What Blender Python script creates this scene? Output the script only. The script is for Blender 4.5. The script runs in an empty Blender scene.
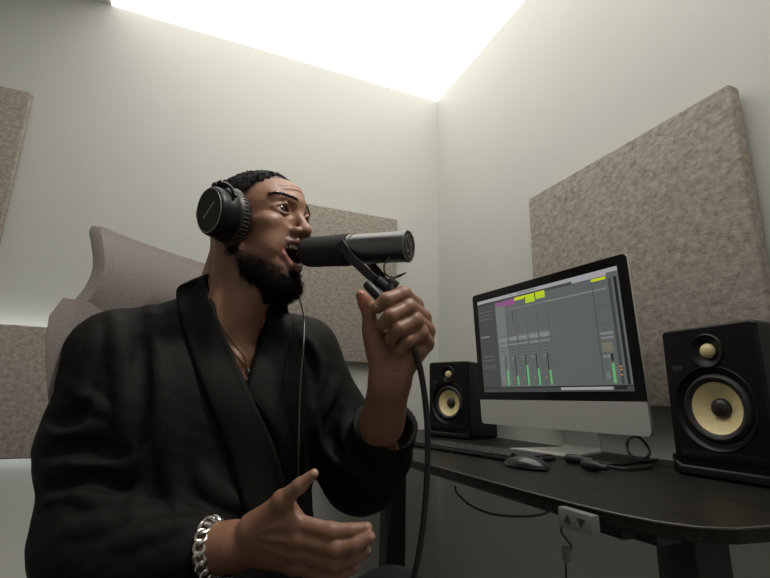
import bpy, bmesh, math, random, os
import numpy as np
from mathutils import Matrix, Vector
import openvdb
R_ = math.radians
PI = math.pi

# ---------------------------------------------------------------- camera
scene = bpy.context.scene
FX = 465.0
CAM_H = 0.88
camd = bpy.data.cameras.new('camera')
camd.sensor_width = 36
camd.lens = FX / 770 * 36
camd.clip_start = .02
cam = bpy.data.objects.new('camera', camd)
scene.collection.objects.link(cam)
def _rot(yaw, pitch, roll):
    c, s = math.cos, math.sin
    Ry = np.array([[c(yaw), 0, s(yaw)], [0, 1, 0], [-s(yaw), 0, c(yaw)]])
    Rx = np.array([[1, 0, 0], [0, c(pitch), -s(pitch)], [0, s(pitch), c(pitch)]])
    Rz = np.array([[c(roll), -s(roll), 0], [s(roll), c(roll), 0], [0, 0, 1]])
    return Rz @ Rx @ Ry
_M = _rot(R_(-22.3), R_(-13.54), R_(1.378))
def _w(v):
    return Vector((v[0], v[2], -v[1]))
_r, _d, _f = _w(_M[0]), _w(_M[1]), _w(_M[2])
cam.matrix_world = Matrix(((_r.x, -_d.x, -_f.x, 0), (_r.y, -_d.y, -_f.y, 0), (_r.z, -_d.z, -_f.z, CAM_H), (0, 0, 0, 1)))
scene.camera = cam
CW = np.array(cam.matrix_world)          # survey frame of the sitter -> room
def C(px, py, d):                        # surveyed point in the sitter's frame
    return np.array([(px - 385) / FX * d, (288 - py) / FX * d, -d])
def toW(p):
    p = np.asarray(p, float)
    return p @ CW[:3, :3].T + CW[:3, 3]
def at(px, py, d):
    return toW(C(px, py, d))

# ---------------------------------------------------------------- world, light, exposure
world = bpy.data.worlds.new('world'); scene.world = world
world.use_nodes = True
world.node_tree.nodes['Background'].inputs[0].default_value = (.6, .62, .65, 1)
world.node_tree.nodes['Background'].inputs[1].default_value = .05
scene.view_settings.view_transform = 'Standard'
scene.view_settings.look = 'None'
scene.view_settings.gamma = 1
scene.view_settings.use_curve_mapping = False
scene.view_settings.exposure = 0.06
CEIL_STRENGTH = 2.25
STRIP_STRENGTH = 5.5
_l = bpy.data.lights.new('added_face_light', 'SPOT'); _l.energy = 95; _l.shadow_soft_size = .10; _l.spot_size = R_(36); _l.spot_blend = .8; _l.color = (1, .95, .88)  # added unseen spot that brightens the sitter's face
_o = bpy.data.objects.new('added_face_light', _l); scene.collection.objects.link(_o)
_o.location = (.62, .10, 2.58); _o.rotation_euler = (Vector((-.02, .82, 1.12))-Vector(_o.location)).to_track_quat('-Z', 'Y').to_euler()

# ---------------------------------------------------------------- helpers
COL = scene.collection
def lin(c):
    if isinstance(c, str):
        c = tuple(int(c[i:i+2], 16) / 255 for i in (0, 2, 4))
        c = tuple(x / 12.92 if x <= .04045 else ((x + .055) / 1.055) ** 2.4 for x in c)
    return (c[0], c[1], c[2], 1)
def mat(name, color, rough=.6, metal=0, noise=None, bump=None, emit=None, spec=None, attr=None, sheen=0, coat=0, sss=0):
    m = bpy.data.materials.new(name); m.use_nodes = True
    nt = m.node_tree; N = nt.nodes; L = nt.links
    b = N['Principled BSDF']
    b.inputs['Base Color'].default_value = lin(color)
    b.inputs['Roughness'].default_value = rough
    b.inputs['Metallic'].default_value = metal
    if spec is not None: b.inputs['Specular IOR Level'].default_value = spec
    if sheen: b.inputs['Sheen Weight'].default_value = sheen
    if coat: b.inputs['Coat Weight'].default_value = coat
    if sss:
        b.inputs['Subsurface Weight'].default_value = sss
        b.inputs['Subsurface Radius'].default_value = (.012, .005, .003)
        b.inputs['Subsurface Scale'].default_value = .6
    tc = N.new('ShaderNodeTexCoord')
    src = None
    if attr:
        a = N.new('ShaderNodeAttribute'); a.attribute_name = attr
        src = a.outputs['Color']; L.new(src, b.inputs['Base Color'])
    if noise:                                 # (scale, second colour, detail, (sx,sy,sz))
        mp = N.new('ShaderNodeMapping'); L.new(tc.outputs['Object'], mp.inputs[0])
        mp.inputs['Scale'].default_value = noise[3] if len(noise) > 3 else (1, 1, 1)
        n = N.new('ShaderNodeTexNoise'); n.inputs['Scale'].default_value = noise[0]
        n.inputs['Detail'].default_value = noise[2] if len(noise) > 2 else 4
        n.inputs['Roughness'].default_value = .65
        L.new(mp.outputs[0], n.inputs['Vector'])
        cr = N.new('ShaderNodeValToRGB')
        cr.color_ramp.elements[0].position = .33; cr.color_ramp.elements[1].position = .67
        cr.color_ramp.elements[0].color = lin(color); cr.color_ramp.elements[1].color = lin(noise[1])
        L.new(n.outputs[0], cr.inputs[0])
        if attr:
            mx = N.new('ShaderNodeMix'); mx.data_type = 'RGBA'; mx.blend_type = 'MULTIPLY'
            mx.inputs['Factor'].default_value = 1
            L.new(src, mx.inputs[6]); L.new(cr.outputs[0], mx.inputs[7]); L.new(mx.outputs[2], b.inputs['Base Color'])
        else:
            L.new(cr.outputs[0], b.inputs['Base Color'])
    if bump:                                  # (scale, strength, distance, type)
        t = bump[3] if len(bump) > 3 else 'noise'
        if t == 'voronoi':
            n = N.new('ShaderNodeTexVoronoi'); n.inputs['Scale'].default_value = bump[0]; out = n.outputs['Distance']
        elif t == 'wave':
            n = N.new('ShaderNodeTexWave'); n.inputs['Scale'].default_value = bump[0]; n.inputs['Distortion'].default_value = 1; out = n.outputs[0]
        else:
            n = N.new('ShaderNodeTexNoise'); n.inputs['Scale'].default_value = bump[0]; n.inputs['Detail'].default_value = 5; out = n.outputs[0]
        L.new(tc.outputs['Object'], n.inputs['Vector'])
        bp = N.new('ShaderNodeBump'); bp.inputs['Strength'].default_value = bump[1]; bp.inputs['Distance'].default_value = bump[2]
        L.new(out, bp.inputs['Height']); L.new(bp.outputs[0], b.inputs['Normal'])
    if emit:
        b.inputs['Emission Color'].default_value = lin(emit[0]); b.inputs['Emission Strength'].default_value = emit[1]
    return m

def tag(o, label=None, cat=None, group=None, kind=None):
    if label: o['label'] = label
    if cat: o['category'] = cat
    if group: o['group'] = group
    if kind: o['kind'] = kind
    return o
def empty(name, loc=(0, 0, 0), rz=0, label=None, cat=None, group=None):
    o = bpy.data.objects.new(name, None); COL.objects.link(o)
    o.location = loc; o.rotation_euler = (0, 0, rz); o.empty_display_size = .05
    return tag(o, label, cat, group)
def link(name, me, m, parent=None, smooth=False, angle=None):
    o = bpy.data.objects.new(name, me); COL.objects.link(o)
    for q in (m if isinstance(m, (list, tuple)) else [m]): me.materials.append(q)
    if smooth:
        me.polygons.foreach_set('use_smooth', [True] * len(me.polygons))
        if angle:
            me.set_sharp_from_angle(angle=R_(angle))
    if parent is not None: o.parent = parent
    return o
class MB:
    """collects shapes and links them as one mesh object"""
    def __init__(s): s.v = []; s.f = []; s.mi = []
    def add(s, v, f, M=None, mi=0):
        n = len(s.v)
        if M is not None: v = [tuple(M @ Vector(p)) for p in v]
        s.v += [tuple(p) for p in v]; s.f += [[i + n for i in q] for q in f]; s.mi += [mi] * len(f); return s
    def bm(s, bm, M=None, mi=0):
        bm.verts.ensure_lookup_table(); bm.verts.index_update()
        v = [tuple(x.co) for x in bm.verts]; f = [[x.index for x in q.verts] for q in bm.faces]; bm.free()
        return s.add(v, f, M, mi)
    def box(s, c, d, bev=0, M=None, mi=0, seg=2, rot=None):
        bm = bmesh.new(); bmesh.ops.create_cube(bm, size=1)
        for v in bm.verts: v.co = Vector((v.co.x * d[0], v.co.y * d[1], v.co.z * d[2]))
        if bev: bmesh.ops.bevel(bm, geom=bm.edges[:], offset=bev, segments=seg, profile=.5, affect='EDGES')
        T = Matrix.Translation(c)
        if rot is not None: T = T @ rot
        return s.bm(bm, (M @ T) if M is not None else T, mi)
    def lathe(s, prof, n=32, M=None, mi=0, sx=1, sy=1, cap=True):      # (r, z) profile about z
        v = []; f = []
        for r, z in prof:
            for i in range(n):
                a = 2 * PI * i / n; v.append((r * math.cos(a) * sx, r * math.sin(a) * sy, z))
        for j in range(len(prof) - 1):
            for i in range(n):
                k = (i + 1) % n; f.append([j*n+i, j*n+k, (j+1)*n+k, (j+1)*n+i])
        if cap and prof[0][0] > 1e-6: f.append(list(range(n))[::-1])
        if cap and prof[-1][0] > 1e-6: f.append([(len(prof)-1)*n+i for i in range(n)])
        return s.add(v, f, M, mi)
    def tube(s, pts, r, n=8, M=None, mi=0, closed=False):
        pts = [Vector(p) for p in pts]; m = len(pts)
        rr = r if isinstance(r, (list, tuple)) else [r] * m
        v = []; f = []; up = None
        for i, p in enumerate(pts):
            if closed: t = pts[(i+1) % m] - pts[i-1]
            else: t = pts[min(i+1, m-1)] - pts[max(i-1, 0)]
            t.normalize()
            if up is None:
                up = Vector((0, 0, 1)) if abs(t.z) < .9 else Vector((1, 0, 0))
            up = (up - t * up.dot(t)).normalized(); sd = t.cross(up)
            for k in range(n):
                a = 2 * PI * k / n; v.append(p + (up * math.cos(a) + sd * math.sin(a)) * rr[i])
        for i in range(m if closed else m - 1):
            j = (i + 1) % m
            for k in range(n):
                l = (k + 1) % n; f.append([i*n+k, i*n+l, j*n+l, j*n+k])
        if not closed: f.append(list(range(n))[::-1]); f.append([(m-1)*n+k for k in range(n)])
        return s.add(v, f, M, mi)
    def prism(s, poly, z0, z1, M=None, mi=0, bev=0):
        bm = bmesh.new(); vs = [bm.verts.new((x, y, z0)) for x, y in poly]
        fc = bm.faces.new(vs); r = bmesh.ops.extrude_face_region(bm, geom=[fc])
        bmesh.ops.translate(bm, verts=[g for g in r['geom'] if isinstance(g, bmesh.types.BMVert)], vec=(0, 0, z1 - z0))
        bmesh.ops.recalc_face_normals(bm, faces=bm.faces[:])
        if bev: bmesh.ops.bevel(bm, geom=[e for e in bm.edges if abs(e.verts[0].co.z - e.verts[1].co.z) < 1e-6], offset=bev, segments=2, affect='EDGES', profile=.5)
        return s.bm(bm, M, mi)
    def build(s, name, m, parent=None, smooth=True, angle=40):
        me = bpy.data.meshes.new(name); me.from_pydata([tuple(p) for p in s.v], [], s.f)
        ms = m if isinstance(m, (list, tuple)) else [m]
        o = link(name, me, m, parent, smooth, angle)
        if len(ms) > 1: me.polygons.foreach_set('material_index', s.mi)
        me.update(); return o
def align(p, d):          # matrix taking local z to direction d at p
    return Matrix.Translation(Vector(p)) @ Vector(d).to_track_quat('Z', 'Y').to_matrix().to_4x4()
def spline(pts, n=8):     # catmull-rom
    P = [np.array(p, float) for p in pts]; P = [2*P[0]-P[1]] + P + [2*P[-1]-P[-2]]; out = []
    for i in range(1, len(P) - 2):
        for k in range(n):
            t = k / n; a, b, c, d = P[i-1:i+3]
            out.append(.5*((2*b) + (-a+c)*t + (2*a-5*b+4*c-d)*t*t + (-a+3*b-3*c+d)*t**3))
    out.append(P[-2]); return out

# ---------------------------------------------------------------- materials
M_ = {}
M_['wall'] = mat('wall_paint', (.56, .56, .525), .75, noise=(1.3, (.58, .58, .545), 3), bump=(220, .05, .002))
M_['floor'] = mat('floor_carpet', (.24, .24, .24), .95, noise=(60, (.33, .33, .33), 6), bump=(300, .4, .003))
M_['ceiling'] = mat('ceiling_paint', (.7, .7, .68), .7)
M_['luminous'] = mat('luminous_ceiling_sheet', (.9, .9, .9), .6, emit=((1, .975, .91), CEIL_STRENGTH))
M_['felt'] = mat('wool_felt', (.205, .18, .152), .95, noise=(58, (.42, .375, .325), 14, (1, 1, 1.3)), bump=(260, .5, .003))
M_['felt_side'] = mat('wool_felt_edge', (.26, .235, .21), .95, noise=(60, (.40, .37, .335), 6), bump=(200, .4, .003))
M_['strip'] = mat('led_strip', (.9, .9, .9), .5, emit=((.93, .97, 1), STRIP_STRENGTH))
M_['desk'] = mat('black_stained_oak', (.0045, .0040, .0035), .40, noise=(7, (.024, .021, .017), 8, (26, 1.0, 1)), bump=(120, .12, .001), spec=.12)
M_['desk_edge'] = mat('desk_edge_band', (.012, .011, .010), .4)
M_['edgehighlight'] = mat('painted_edge_highlight', (.055, .050, .044), .4)  # paler tone that paints the highlight on the desk edge
M_['blackmetal'] = mat('black_powder_coat', (.008, .008, .008), .55, bump=(500, .1, .0005))
M_['greyplastic'] = mat('grey_plastic', (.17, .17, .165), .45)
M_['symbol'] = mat('symbol_print', (.03, .03, .03), .5)
M_['alu'] = mat('brushed_aluminium', (.60, .60, .58), .45, .35, bump=(400, .05, .0003))
M_['glossblack'] = mat('gloss_black', (.002, .002, .002), .12, spec=.3)
M_['cab'] = mat('speaker_vinyl', (.004, .004, .004), .42, bump=(600, .15, .0004), spec=.3)
M_['cabgloss'] = mat('speaker_baffle', (.003, .003, .003), .38, spec=.25)
M_['rubber'] = mat('black_rubber', (.012, .012, .012), .55)
M_['cone'] = mat('woven_yellow_cone', (.70, .57, .29), .42, noise=(90, (.80, .68, .38), 4), bump=(700, .3, .0006, 'voronoi'))
M_['tweet'] = mat('tweeter_dome', (.66, .54, .30), .35)
M_['dust'] = mat('dust_cap', (.018, .018, .018), .35)
M_['badge'] = mat('speaker_badge', (.03, .03, .03), .3, .3)
M_['plastic'] = mat('matt_black_plastic', (.012, .012, .012), .45)
M_['key'] = mat('keycap', (.02, .02, .02), .4)
M_['mouse'] = mat('mouse_shell', (.018, .018, .018), .25, coat=.2)
M_['cable'] = mat('cable_rubber', (.014, .014, .013), .45)
M_['cablegrey'] = mat('cable_grey', (.05, .05, .045), .5)
M_['cord'] = mat('cord_grey', (.075, .075, .065), .35)
M_['connector'] = mat('connector_grey', (.20, .20, .19), .45)
M_['chair'] = mat('chair_knit', (.105, .090, .082), .9, noise=(420, (.165, .142, .130), 2), bump=(420, .5, .0012, 'voronoi'), sheen=.1)
M_['chairframe'] = mat('chair_frame', (.02, .02, .02), .5)
M_['micbody'] = mat('mic_enamel', (.13, .13, .13), .33, .9)
M_['micfoam'] = mat('mic_foam', (.012, .012, .011), .95, bump=(700, .6, .0012))
M_['micbracket'] = mat('mic_bracket', (.016, .016, .016), .42, .4)
M_['micring'] = mat('mic_ring', (.10, .10, .10), .3, .8)
M_['micback'] = mat('mic_rear_plate', (.05, .05, .045), .5, .3)
M_['print'] = mat('grey_print', (.012, .012, .012), .6)
M_['printlight'] = mat('light_print', (.22, .21, .18), .5)
M_['hp'] = mat('headphone_plastic', (.003, .003, .003), .38, spec=.2)
M_['hpdark'] = mat('headphone_disc', (.006, .005, .004), .4, spec=.2)
M_['hpring'] = mat('headphone_ring', (.40, .40, .38), .25, .9)
M_['hpmetal'] = mat('headphone_steel', (.35, .35, .34), .3, .9)
M_['hppad'] = mat('ear_pad_leather', (.006, .0055, .005), .42, spec=.35, bump=(260, .4, .001))
M_['silver'] = mat('silver', (.62, .60, .57), .22, 1)
M_['gold'] = mat('dark_gold', (.16, .09, .045), .35, 1)
M_['jacket'] = mat('jacket_cloth', (.0032, .0034, .0026), .75, noise=(140, (.0048, .0050, .0040), 4), bump=(420, .35, .0015), spec=.15)
M_['lapel'] = mat('lapel_cloth', (.0034, .0036, .0027), .72, noise=(120, (.0052, .0054, .0042), 4), bump=(380, .4, .0015), spec=.15)
M_['shirt'] = mat('undershirt', (.006, .006, .006), .9, bump=(500, .3, .001))
M_['trouser'] = mat('trouser_cloth', (.008, .008, .008), .85, bump=(300, .3, .001))
M_['skin'] = mat('skin', (.97, .97, .97), .46, attr='tint', noise=(45, (1.0, 1.0, 1.0), 5), bump=(380, .16, .0012), sss=.12, spec=.45)
M_['hair'] = mat('black_hair', (.006, .0048, .0042), .75, spec=.1)
M_['teeth'] = mat('tooth_enamel', (.72, .68, .58), .25, coat=.3)
M_['tongue'] = mat('tongue', (.16, .045, .035), .35)
M_['eyewhite'] = mat('eye_white', (.48, .42, .37), .15, coat=.6)
M_['iris'] = mat('dark_iris', (.012, .006, .004), .2, coat=.3)

# ---------------------------------------------------------------- room shell
XR, YB, XL, YF, ZC = 1.20, 2.161, -1.75, -1.25, CAM_H + 1.765
def struct(name, c, d, m, bev=0):
    o = MB().box((0, 0, 0), d, bev).build(name, m, smooth=False); o.location = c
    return tag(o, kind='structure')
T = .1
struct('floor', ((XR+XL)/2, (YB+YF)/2, -T/2), (XR-XL+2*T, YB-YF+2*T, T), M_['floor'])
struct('ceiling', ((XR+XL)/2, (YB+YF)/2, ZC+T/2), (XR-XL+2*T, YB-YF+2*T, T), M_['ceiling'])
o = struct('ceiling_light_sheet', ((XR-.52)/2, (YB-.6)/2, ZC-.004), (XR+.52, YB+.6, .006), M_['luminous']); o.name = 'ceiling_light_1'  # luminous ceiling sheet; its unseen extent is sized to light the walls
struct('wall_back', ((XR+XL)/2, YB+T/2, ZC/2), (XR-XL+2*T, T, ZC), M_['wall'])
struct('wall_front', ((XR+XL)/2, YF-T/2, ZC/2), (XR-XL+2*T, T, ZC), M_['wall'])
struct('wall_right', (XR+T/2, (YB+YF)/2, ZC/2), (T, YB-YF, ZC), M_['wall'])
struct('wall_left', (XL-T/2, (YB+YF)/2, ZC/2), (T, YB-YF, ZC), M_['wall'])

# ---------------------------------------------------------------- acoustic panels
def panel(c, w, h, t, axis, label, strips=False):
    """c: centre of the wall-side face; axis 'y' hangs on the back wall, 'x' on the right wall"""
    e = empty('acoustic_panel', c, 0 if axis == 'y' else -PI/2, label, 'wall panel')
    bm = bmesh.new(); bmesh.ops.create_cube(bm, size=1)
    for v in bm.verts: v.co = Vector((v.co.x*w, v.co.y*t - t/2, v.co.z*h))
    bmesh.ops.bevel(bm, geom=bm.edges[:], offset=.006, segments=3, profile=.5, affect='EDGES')
    MB().bm(bm).build('felt_face', M_['felt'], e)
    so = .055 if strips else GAP
    b = MB().box((0, so/2, 0), (w*.86, so, h*.80)); b.build('backing_frame', M_['blackmetal'], e)
    if strips:
        MB().box((0, .012, h/2-.010), (w*.97, .012, .006), .002).build('light_strip', M_['strip'], e)
        MB().box((0, .012, -h/2+.010), (w*.97, .012, .006), .002).build('light_strip', M_['strip'], e)
    return e
GAP = .014
def zc(v): return CAM_H + v
panel((.57, YB-GAP, zc((.935+.175)/2)), .72, .76, .035, 'y', 'grey felt panel on the back wall behind the microphone')
panel((-.725-.36, YB-GAP, zc((1.20+.27)/2)), .72, .93, .035, 'y', 'dark grey felt panel at upper left, cut by the photo edge')
panel((-.455-.36, YB-.055, zc(.006)), .72, .465, .035, 'y', 'backlit grey felt panel low on the wall left of the chair', strips=True)
panel((XR-GAP, .972, zc((.780+.0)/2)), .745, .78, .04, 'x', 'large grey felt panel on the right wall above the monitor')

# ---------------------------------------------------------------- desk
DZ = .75
desk = empty('standing_desk', (.82, 1.24, 0), 0, 'black stained wooden standing desk along the right wall', 'desk')
def L_(x, y): return (x - .82, y - 1.24)
poly = [L_(1.155, .37), L_(1.155, 2.10), L_(.50, 2.10), L_(.498, 1.2), L_(.503, .62), L_(.508, .53), L_(.516, .47), L_(.530, .425), L_(.552, .395), L_(.59, .376), L_(.65, .37)]
MB().prism(poly[::-1], DZ-.018, DZ, bev=.002).build('desktop', M_['desk'], desk, smooth=False)
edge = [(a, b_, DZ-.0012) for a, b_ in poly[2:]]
MB().tube([(a-.0006, b_-.0004, c_) for a, b_, c_ in edge], .0016, 6).build('edge_highlight', M_['edgehighlight'], desk)  # thin pale tube along the top edge, a highlight put in as shape
fr = MB()
for x in (.66, 1.0): fr.box((x-.82, 0, DZ-.042), (.05, 1.45, .038), .003)
fr.build('frame_rail', M_['blackmetal'], desk)
for y in (1.86, .60):
    b = MB().box((0, y-1.24, .36), (.085, .075, .70), .006)
    b.box((0, y-1.24, .50), (.072, .062, .40), .004)
    lg = b.build('leg', M_['blackmetal'], desk)
    MB().box((0, y-1.24, .022), (.62, .075, .035), .008).build('foot', M_['blackmetal'], lg)
    b = MB(); b.box((.04, y-1.24, DZ-.045), (.50, .10, .030), .004)
    b.build('support_arm', M_['blackmetal'], desk)
# hand controller under the front edge
a0 = np.array([.512, .565, DZ-.024])
hc = MB().box((.0, .0, -.014), (.014, .060, .025), .002).build('height_control', M_['greyplastic'], desk)
hc.location = (.4975-.82, .519-1.24, DZ-.004)
for k, s in ((-1, 1), (1, -1)):
    y = -k*.012; a = .0065
    tri = [(y-a, -s*a*.8), (y+a, -s*a*.8), (y, s*a*.8)]
    v = [(-.0085, p, q-.014) for p, q in tri] + [(-.0068, p, q-.014) for p, q in tri]
    MB().add(v, [[0, 1, 2], [3, 5, 4], [0, 3, 4, 1], [1, 4, 5, 2], [2, 5, 3, 0]]).build('arrow_button', M_['symbol'], hc, smooth=False)
# small fixings under the top
for y in (.82, 1.08):
    MB().box((.60-.82, y-1.24, DZ-.028), (.05, .11, .018), .006).build('bracket', M_['blackmetal'], desk)

# ---------------------------------------------------------------- speakers
def speaker(loc, rz, s, label):
    e = empty('studio_monitor_speaker', loc, rz, label, 'speaker')
    w, h, d = .188*s, .285*s, .195*s                        # local: front faces -y, origin at front base centre
    bm = bmesh.new(); bmesh.ops.create_cube(bm, size=1)
    for v in bm.verts: v.co = Vector((v.co.x*(w-.001), v.co.y*(d-.03) + (d+.03)/2, v.co.z*(h-.002) + h/2))
    bmesh.ops.bevel(bm, geom=[q for q in bm.edges if abs(q.verts[0].co.y-q.verts[1].co.y) > .05], offset=.008, segments=3, profile=.5, affect='EDGES')
    MB().bm(bm).build('cabinet', M_['cab'], e)
    # baffle plate
    wz, tz = .129*s, .236*s
    def ring(z): return align((0, .0, z), (0, -1, 0))
    bm = bmesh.new()
    def loop(pts):
        vs = [bm.verts.new(p) for p in pts]; return vs, [bm.edges.new((vs[i], vs[(i+1) % len(vs)])) for i in range(len(vs))]
    def rr(w_, z0, z1, r, y, n=4):
        o = []
        for cx, cz, a0 in ((w_/2-r, z1-r, 0), (-w_/2+r, z1-r, 90), (-w_/2+r, z0+r, 180), (w_/2-r, z0+r, 270)):
            for k in range(n+1):
                a = R_(a0+90*k/n); o.append((cx+r*math.cos(a), y, cz+r*math.sin(a)))
        return o
    o1, e1 = loop(rr(w-.008, .004, h-.004, .006, 0))
    c1_, e2 = loop([(.0775*s*math.cos(2*PI*k/56), 0, wz+.0775*s*math.sin(2*PI*k/56)) for k in range(56)])
    c2_, e3 = loop([(.0325*s*math.cos(2*PI*k/48), 0, tz+.0325*s*math.sin(2*PI*k/48)) for k in range(48)])
    bmesh.ops.triangle_fill(bm, edges=e1+e2+e3, use_beauty=True)
    for ring_v, off in ((c1_, .012), (c2_, .008)):
        nv = [bm.verts.new((v.co.x, off, v.co.z)) for v in ring_v]
        for i in range(len(nv)): k = (i+1) % len(nv); bm.faces.new((ring_v[i], ring_v[k], nv[k], nv[i]))
    mv = [bm.verts.new(p) for p in rr(w, 0, h, .010, .005)]
    bv = [bm.verts.new(p) for p in rr(w, 0, h, .010, .03)]
    for A, B in ((o1, mv), (mv, bv)):
        for i in range(len(A)): k = (i+1) % len(A); bm.faces.new((A[i], A[k], B[k], B[i]))
    bmesh.ops.recalc_face_normals(bm, faces=bm.faces[:])
    MB().bm(bm).build('baffle', M_['cabgloss'], e, angle=30)
    wf = MB().lathe([(.0785*s, -.010), (.0785*s, .0005), (.0775*s, .0015), (.0755*s, .0), (.072*s, -.005), (.066*s, -.0065), (.062*s, -.008)], 56, ring(wz), cap=False)
    wf = wf.build('woofer', M_['cabgloss'], e)
    MB().lathe([(.0645*s, -.008), (.062*s, -.003), (.057*s, -.0005), (.052*s, -.002), (.048*s, -.006), (.046*s, -.010)], 56, ring(wz), cap=False).build('surround', M_['rubber'], wf)
    prof = [(.0480*s, -.006)] + [(.0480*s*(1-t)+.017*s*t, -.006-.016*s*(t**.8)) for t in (.15, .3, .5, .7, .85, 1)] + [(.0, -.022*s)]
    MB().lathe(prof, 56, ring(wz), cap=False).build('cone', M_['cone'], wf)
    MB().lathe([(.0185*s, -.021*s)] + [(.0185*s*math.cos(a), -.019*s+.011*s*math.sin(a)) for a in (.0, .3, .6, .9, 1.2, 1.5)] + [(0, -.008*s)], 32, ring(wz)).build('dust_cap', M_['dust'], wf)
    tw = MB().lathe([(.033*s, -.004), (.033*s, .001), (.031*s, .003), (.026*s, .001), (.019*s, -.004), (.0165*s, -.005), (.0, -.005)], 48, ring(tz), cap=False).build('tweeter', M_['cabgloss'], e)
    MB().lathe([(.0145*s, -.005)] + [(.0145*s*math.cos(a), -.004+.010*s*math.sin(a)) for a in (.1, .4, .7, 1.0, 1.3)] + [(0, .006*s)], 32, ring(tz)).build('dome', M_['tweet'], tw)
    # front port ledge
    pz = [(-w/2, .040), (-w/2+.004, .029), (-w/2+.016, .021), (w/2-.016, .021), (w/2-.004, .029), (w/2, .040)]
    vv = []; ff = []
    for x, z in pz: vv += [(x, .004, z), (x, -.004, z-.001), (x, -.006, z-.005), (x*.985, -.006, .006), (x*.97, .004, .002)]
    for i in range(5):
        for k in range(4): ff.append([i*5+k, (i+1)*5+k, (i+1)*5+k+1, i*5+k+1])
    ff += [[0, 1, 2, 3, 4], [29, 28, 27, 26, 25]]
    MB().add(vv, ff).build('port_ledge', M_['cab'], e, angle=60)
    MB().box((0, .0, .040*s), (w*.82, .002, .018*s), .0009).build('bass_port', M_['cabgloss'], e)
    MB().box((-w*.34, -.0005, .205*s), (.022*s, .0015, .012*s), .0007).build('badge', M_['badge'], e)
    MB().box((0, d+.003, h*.5), (w*.8, .006, h*.8), .002).build('rear_panel', M_['blackmetal'], e)
    return e
def place_front(fl, fr):
    c = ((fl[0]+fr[0])/2, (fl[1]+fr[1])/2, DZ); a = math.atan2(fr[1]-fl[1], fr[0]-fl[0]); return c, a
speaker((.927, 1.5975, DZ), -1.1604, 1.0, 'black speaker with yellow cone left of the monitor, farther one')
speaker((.936, .606, DZ), -1.61, 1.02, 'black speaker with yellow cone right of the monitor, nearer one')

# ---------------------------------------------------------------- monitor
mon = empty('desktop_computer', (.951, 1.069, DZ), R_(-84.1), 'slim silver and black desktop computer showing an audio mixer screen', 'computer')
MW, MZ0, MZ1 = .583, .0655, .4955      # local: front faces -y
def rrect(w, z0, z1, r, n=5):
    p = []
    for cx, cz, a0 in ((w/2-r, z1-r, 0), (-w/2+r, z1-r, 90), (-w/2+r, z0+r, 180), (w/2-r, z0+r, 270)):
        for k in range(n+1):
            a = R_(a0+90*k/n); p.append((cx+r*math.cos(a), cz+r*math.sin(a)))
    return p
TILT = Matrix.Translation((0, 0, MZ0)) @ Matrix.Rotation(R_(4.0), 4, 'X') @ Matrix.Translation((0, 0, -MZ0))
XZ = TILT @ Matrix(((1, 0, 0, 0), (0, 0, 1, 0), (0, 1, 0, 0), (0, 0, 0, 1)))      # (x,z,y) -> (x,y,z)
CH = MZ0 + .077
b = MB()
bk = [(rrect(MW, MZ0, MZ1, .012), .0), (rrect(MW, MZ0, MZ1, .012), .006), (rrect(MW*.86, MZ0+.03, MZ1-.03, .03), .022), (rrect(MW*.45, MZ0+.08, MZ1-.1, .05), .036)]
n = len(bk[0][0]); vv = []; ff = []
for p, y in bk: vv += [(x, z, y) for x, z in p]
for j in range(3):
    for i in range(n): k = (i+1) % n; ff.append([j*n+i, j*n+k, (j+1)*n+k, (j+1)*n+i])
ff.append(list(range(n))[::-1]); ff.append([3*n+i for i in range(n)])
b.add(vv, ff, XZ); hs = b.build('housing', M_['alu'], mon)
p = [q for q in rrect(MW, MZ0, MZ1, .012)]
top = [q for q in p if q[1] > MZ0+.2] + [(-MW/2, CH), (MW/2, CH)]
MB().prism(top, -.004, -.0002, XZ).build('glass_bezel', M_['glossblack'], mon, smooth=False)
bot = [(MW/2, CH), (-MW/2, CH)] + [q for q in p if q[1] < MZ0+.2]
MB().prism(bot, -.004, -.0002, XZ).build('chin', M_['alu'], mon, smooth=False)
SW, SZ0, SZ1 = MW-.052, CH+.024, MZ1-.026
def emat(name, col, st=1.0):
    return mat(name, (.01, .01, .01), .25, emit=(tuple(c*.85 for c in col), st), coat=.3)
UI = [('scr_bg', (.105, .120, .115)), ('scr_dark', (.050, .056, .055)), ('scr_bar', (.36, .35, .38)), ('scr_light', (.21, .235, .225)),
      ('scr_yellow', (.55, .62, .01)), ('scr_magenta', (.27, .07, .22)), ('scr_green', (.13, .42, .17)), ('scr_black', (.008, .010, .010)),
      ('scr_red', (.22, .07, .08)), ('scr_orange', (.50, .26, .08)), ('scr_mid', (.155, .175, .168)), ('scr_taupe', (.17, .16, .12)), ('scr_lime', (.42, .62, .02))]
um = [emat(*u) for u in UI]; UIX = {u[0][4:]: i for i, u in enumerate(UI)}
sc = MB().prism([(-SW/2, SZ0), (SW/2, SZ0), (SW/2, SZ1), (-SW/2, SZ1)], -.0052, -.004, XZ).build('screen', um[0], mon, smooth=False)
ui = MB()
def rect(u0, v0, u1, v1, c, lay=1):        # u,v from the top left, 0..1
    x0, x1 = -SW/2+SW*u0, -SW/2+SW*u1; z0, z1 = SZ1-(SZ1-SZ0)*v1, SZ1-(SZ1-SZ0)*v0
    y = -.0052-.00012*lay
    ui.add([(x0, z0, y), (x1, z0, y), (x1, z1, y), (x0, z1, y)], [[0, 1, 2, 3]], XZ, UIX[c])
rect(0, 0, 1, .035, 'bar'); rect(.74, .0, .94, .055, 'bar'); rect(0, .035, .74, .062, 'dark')
rect(.30, .010, .31, .022, 'dark', 2); rect(.36, .010, .50, .022, 'mid', 2)
rect(0, .035, .16, .95, 'dark'); rect(0.01, .40, .09, .415, 'light', 2)
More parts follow.
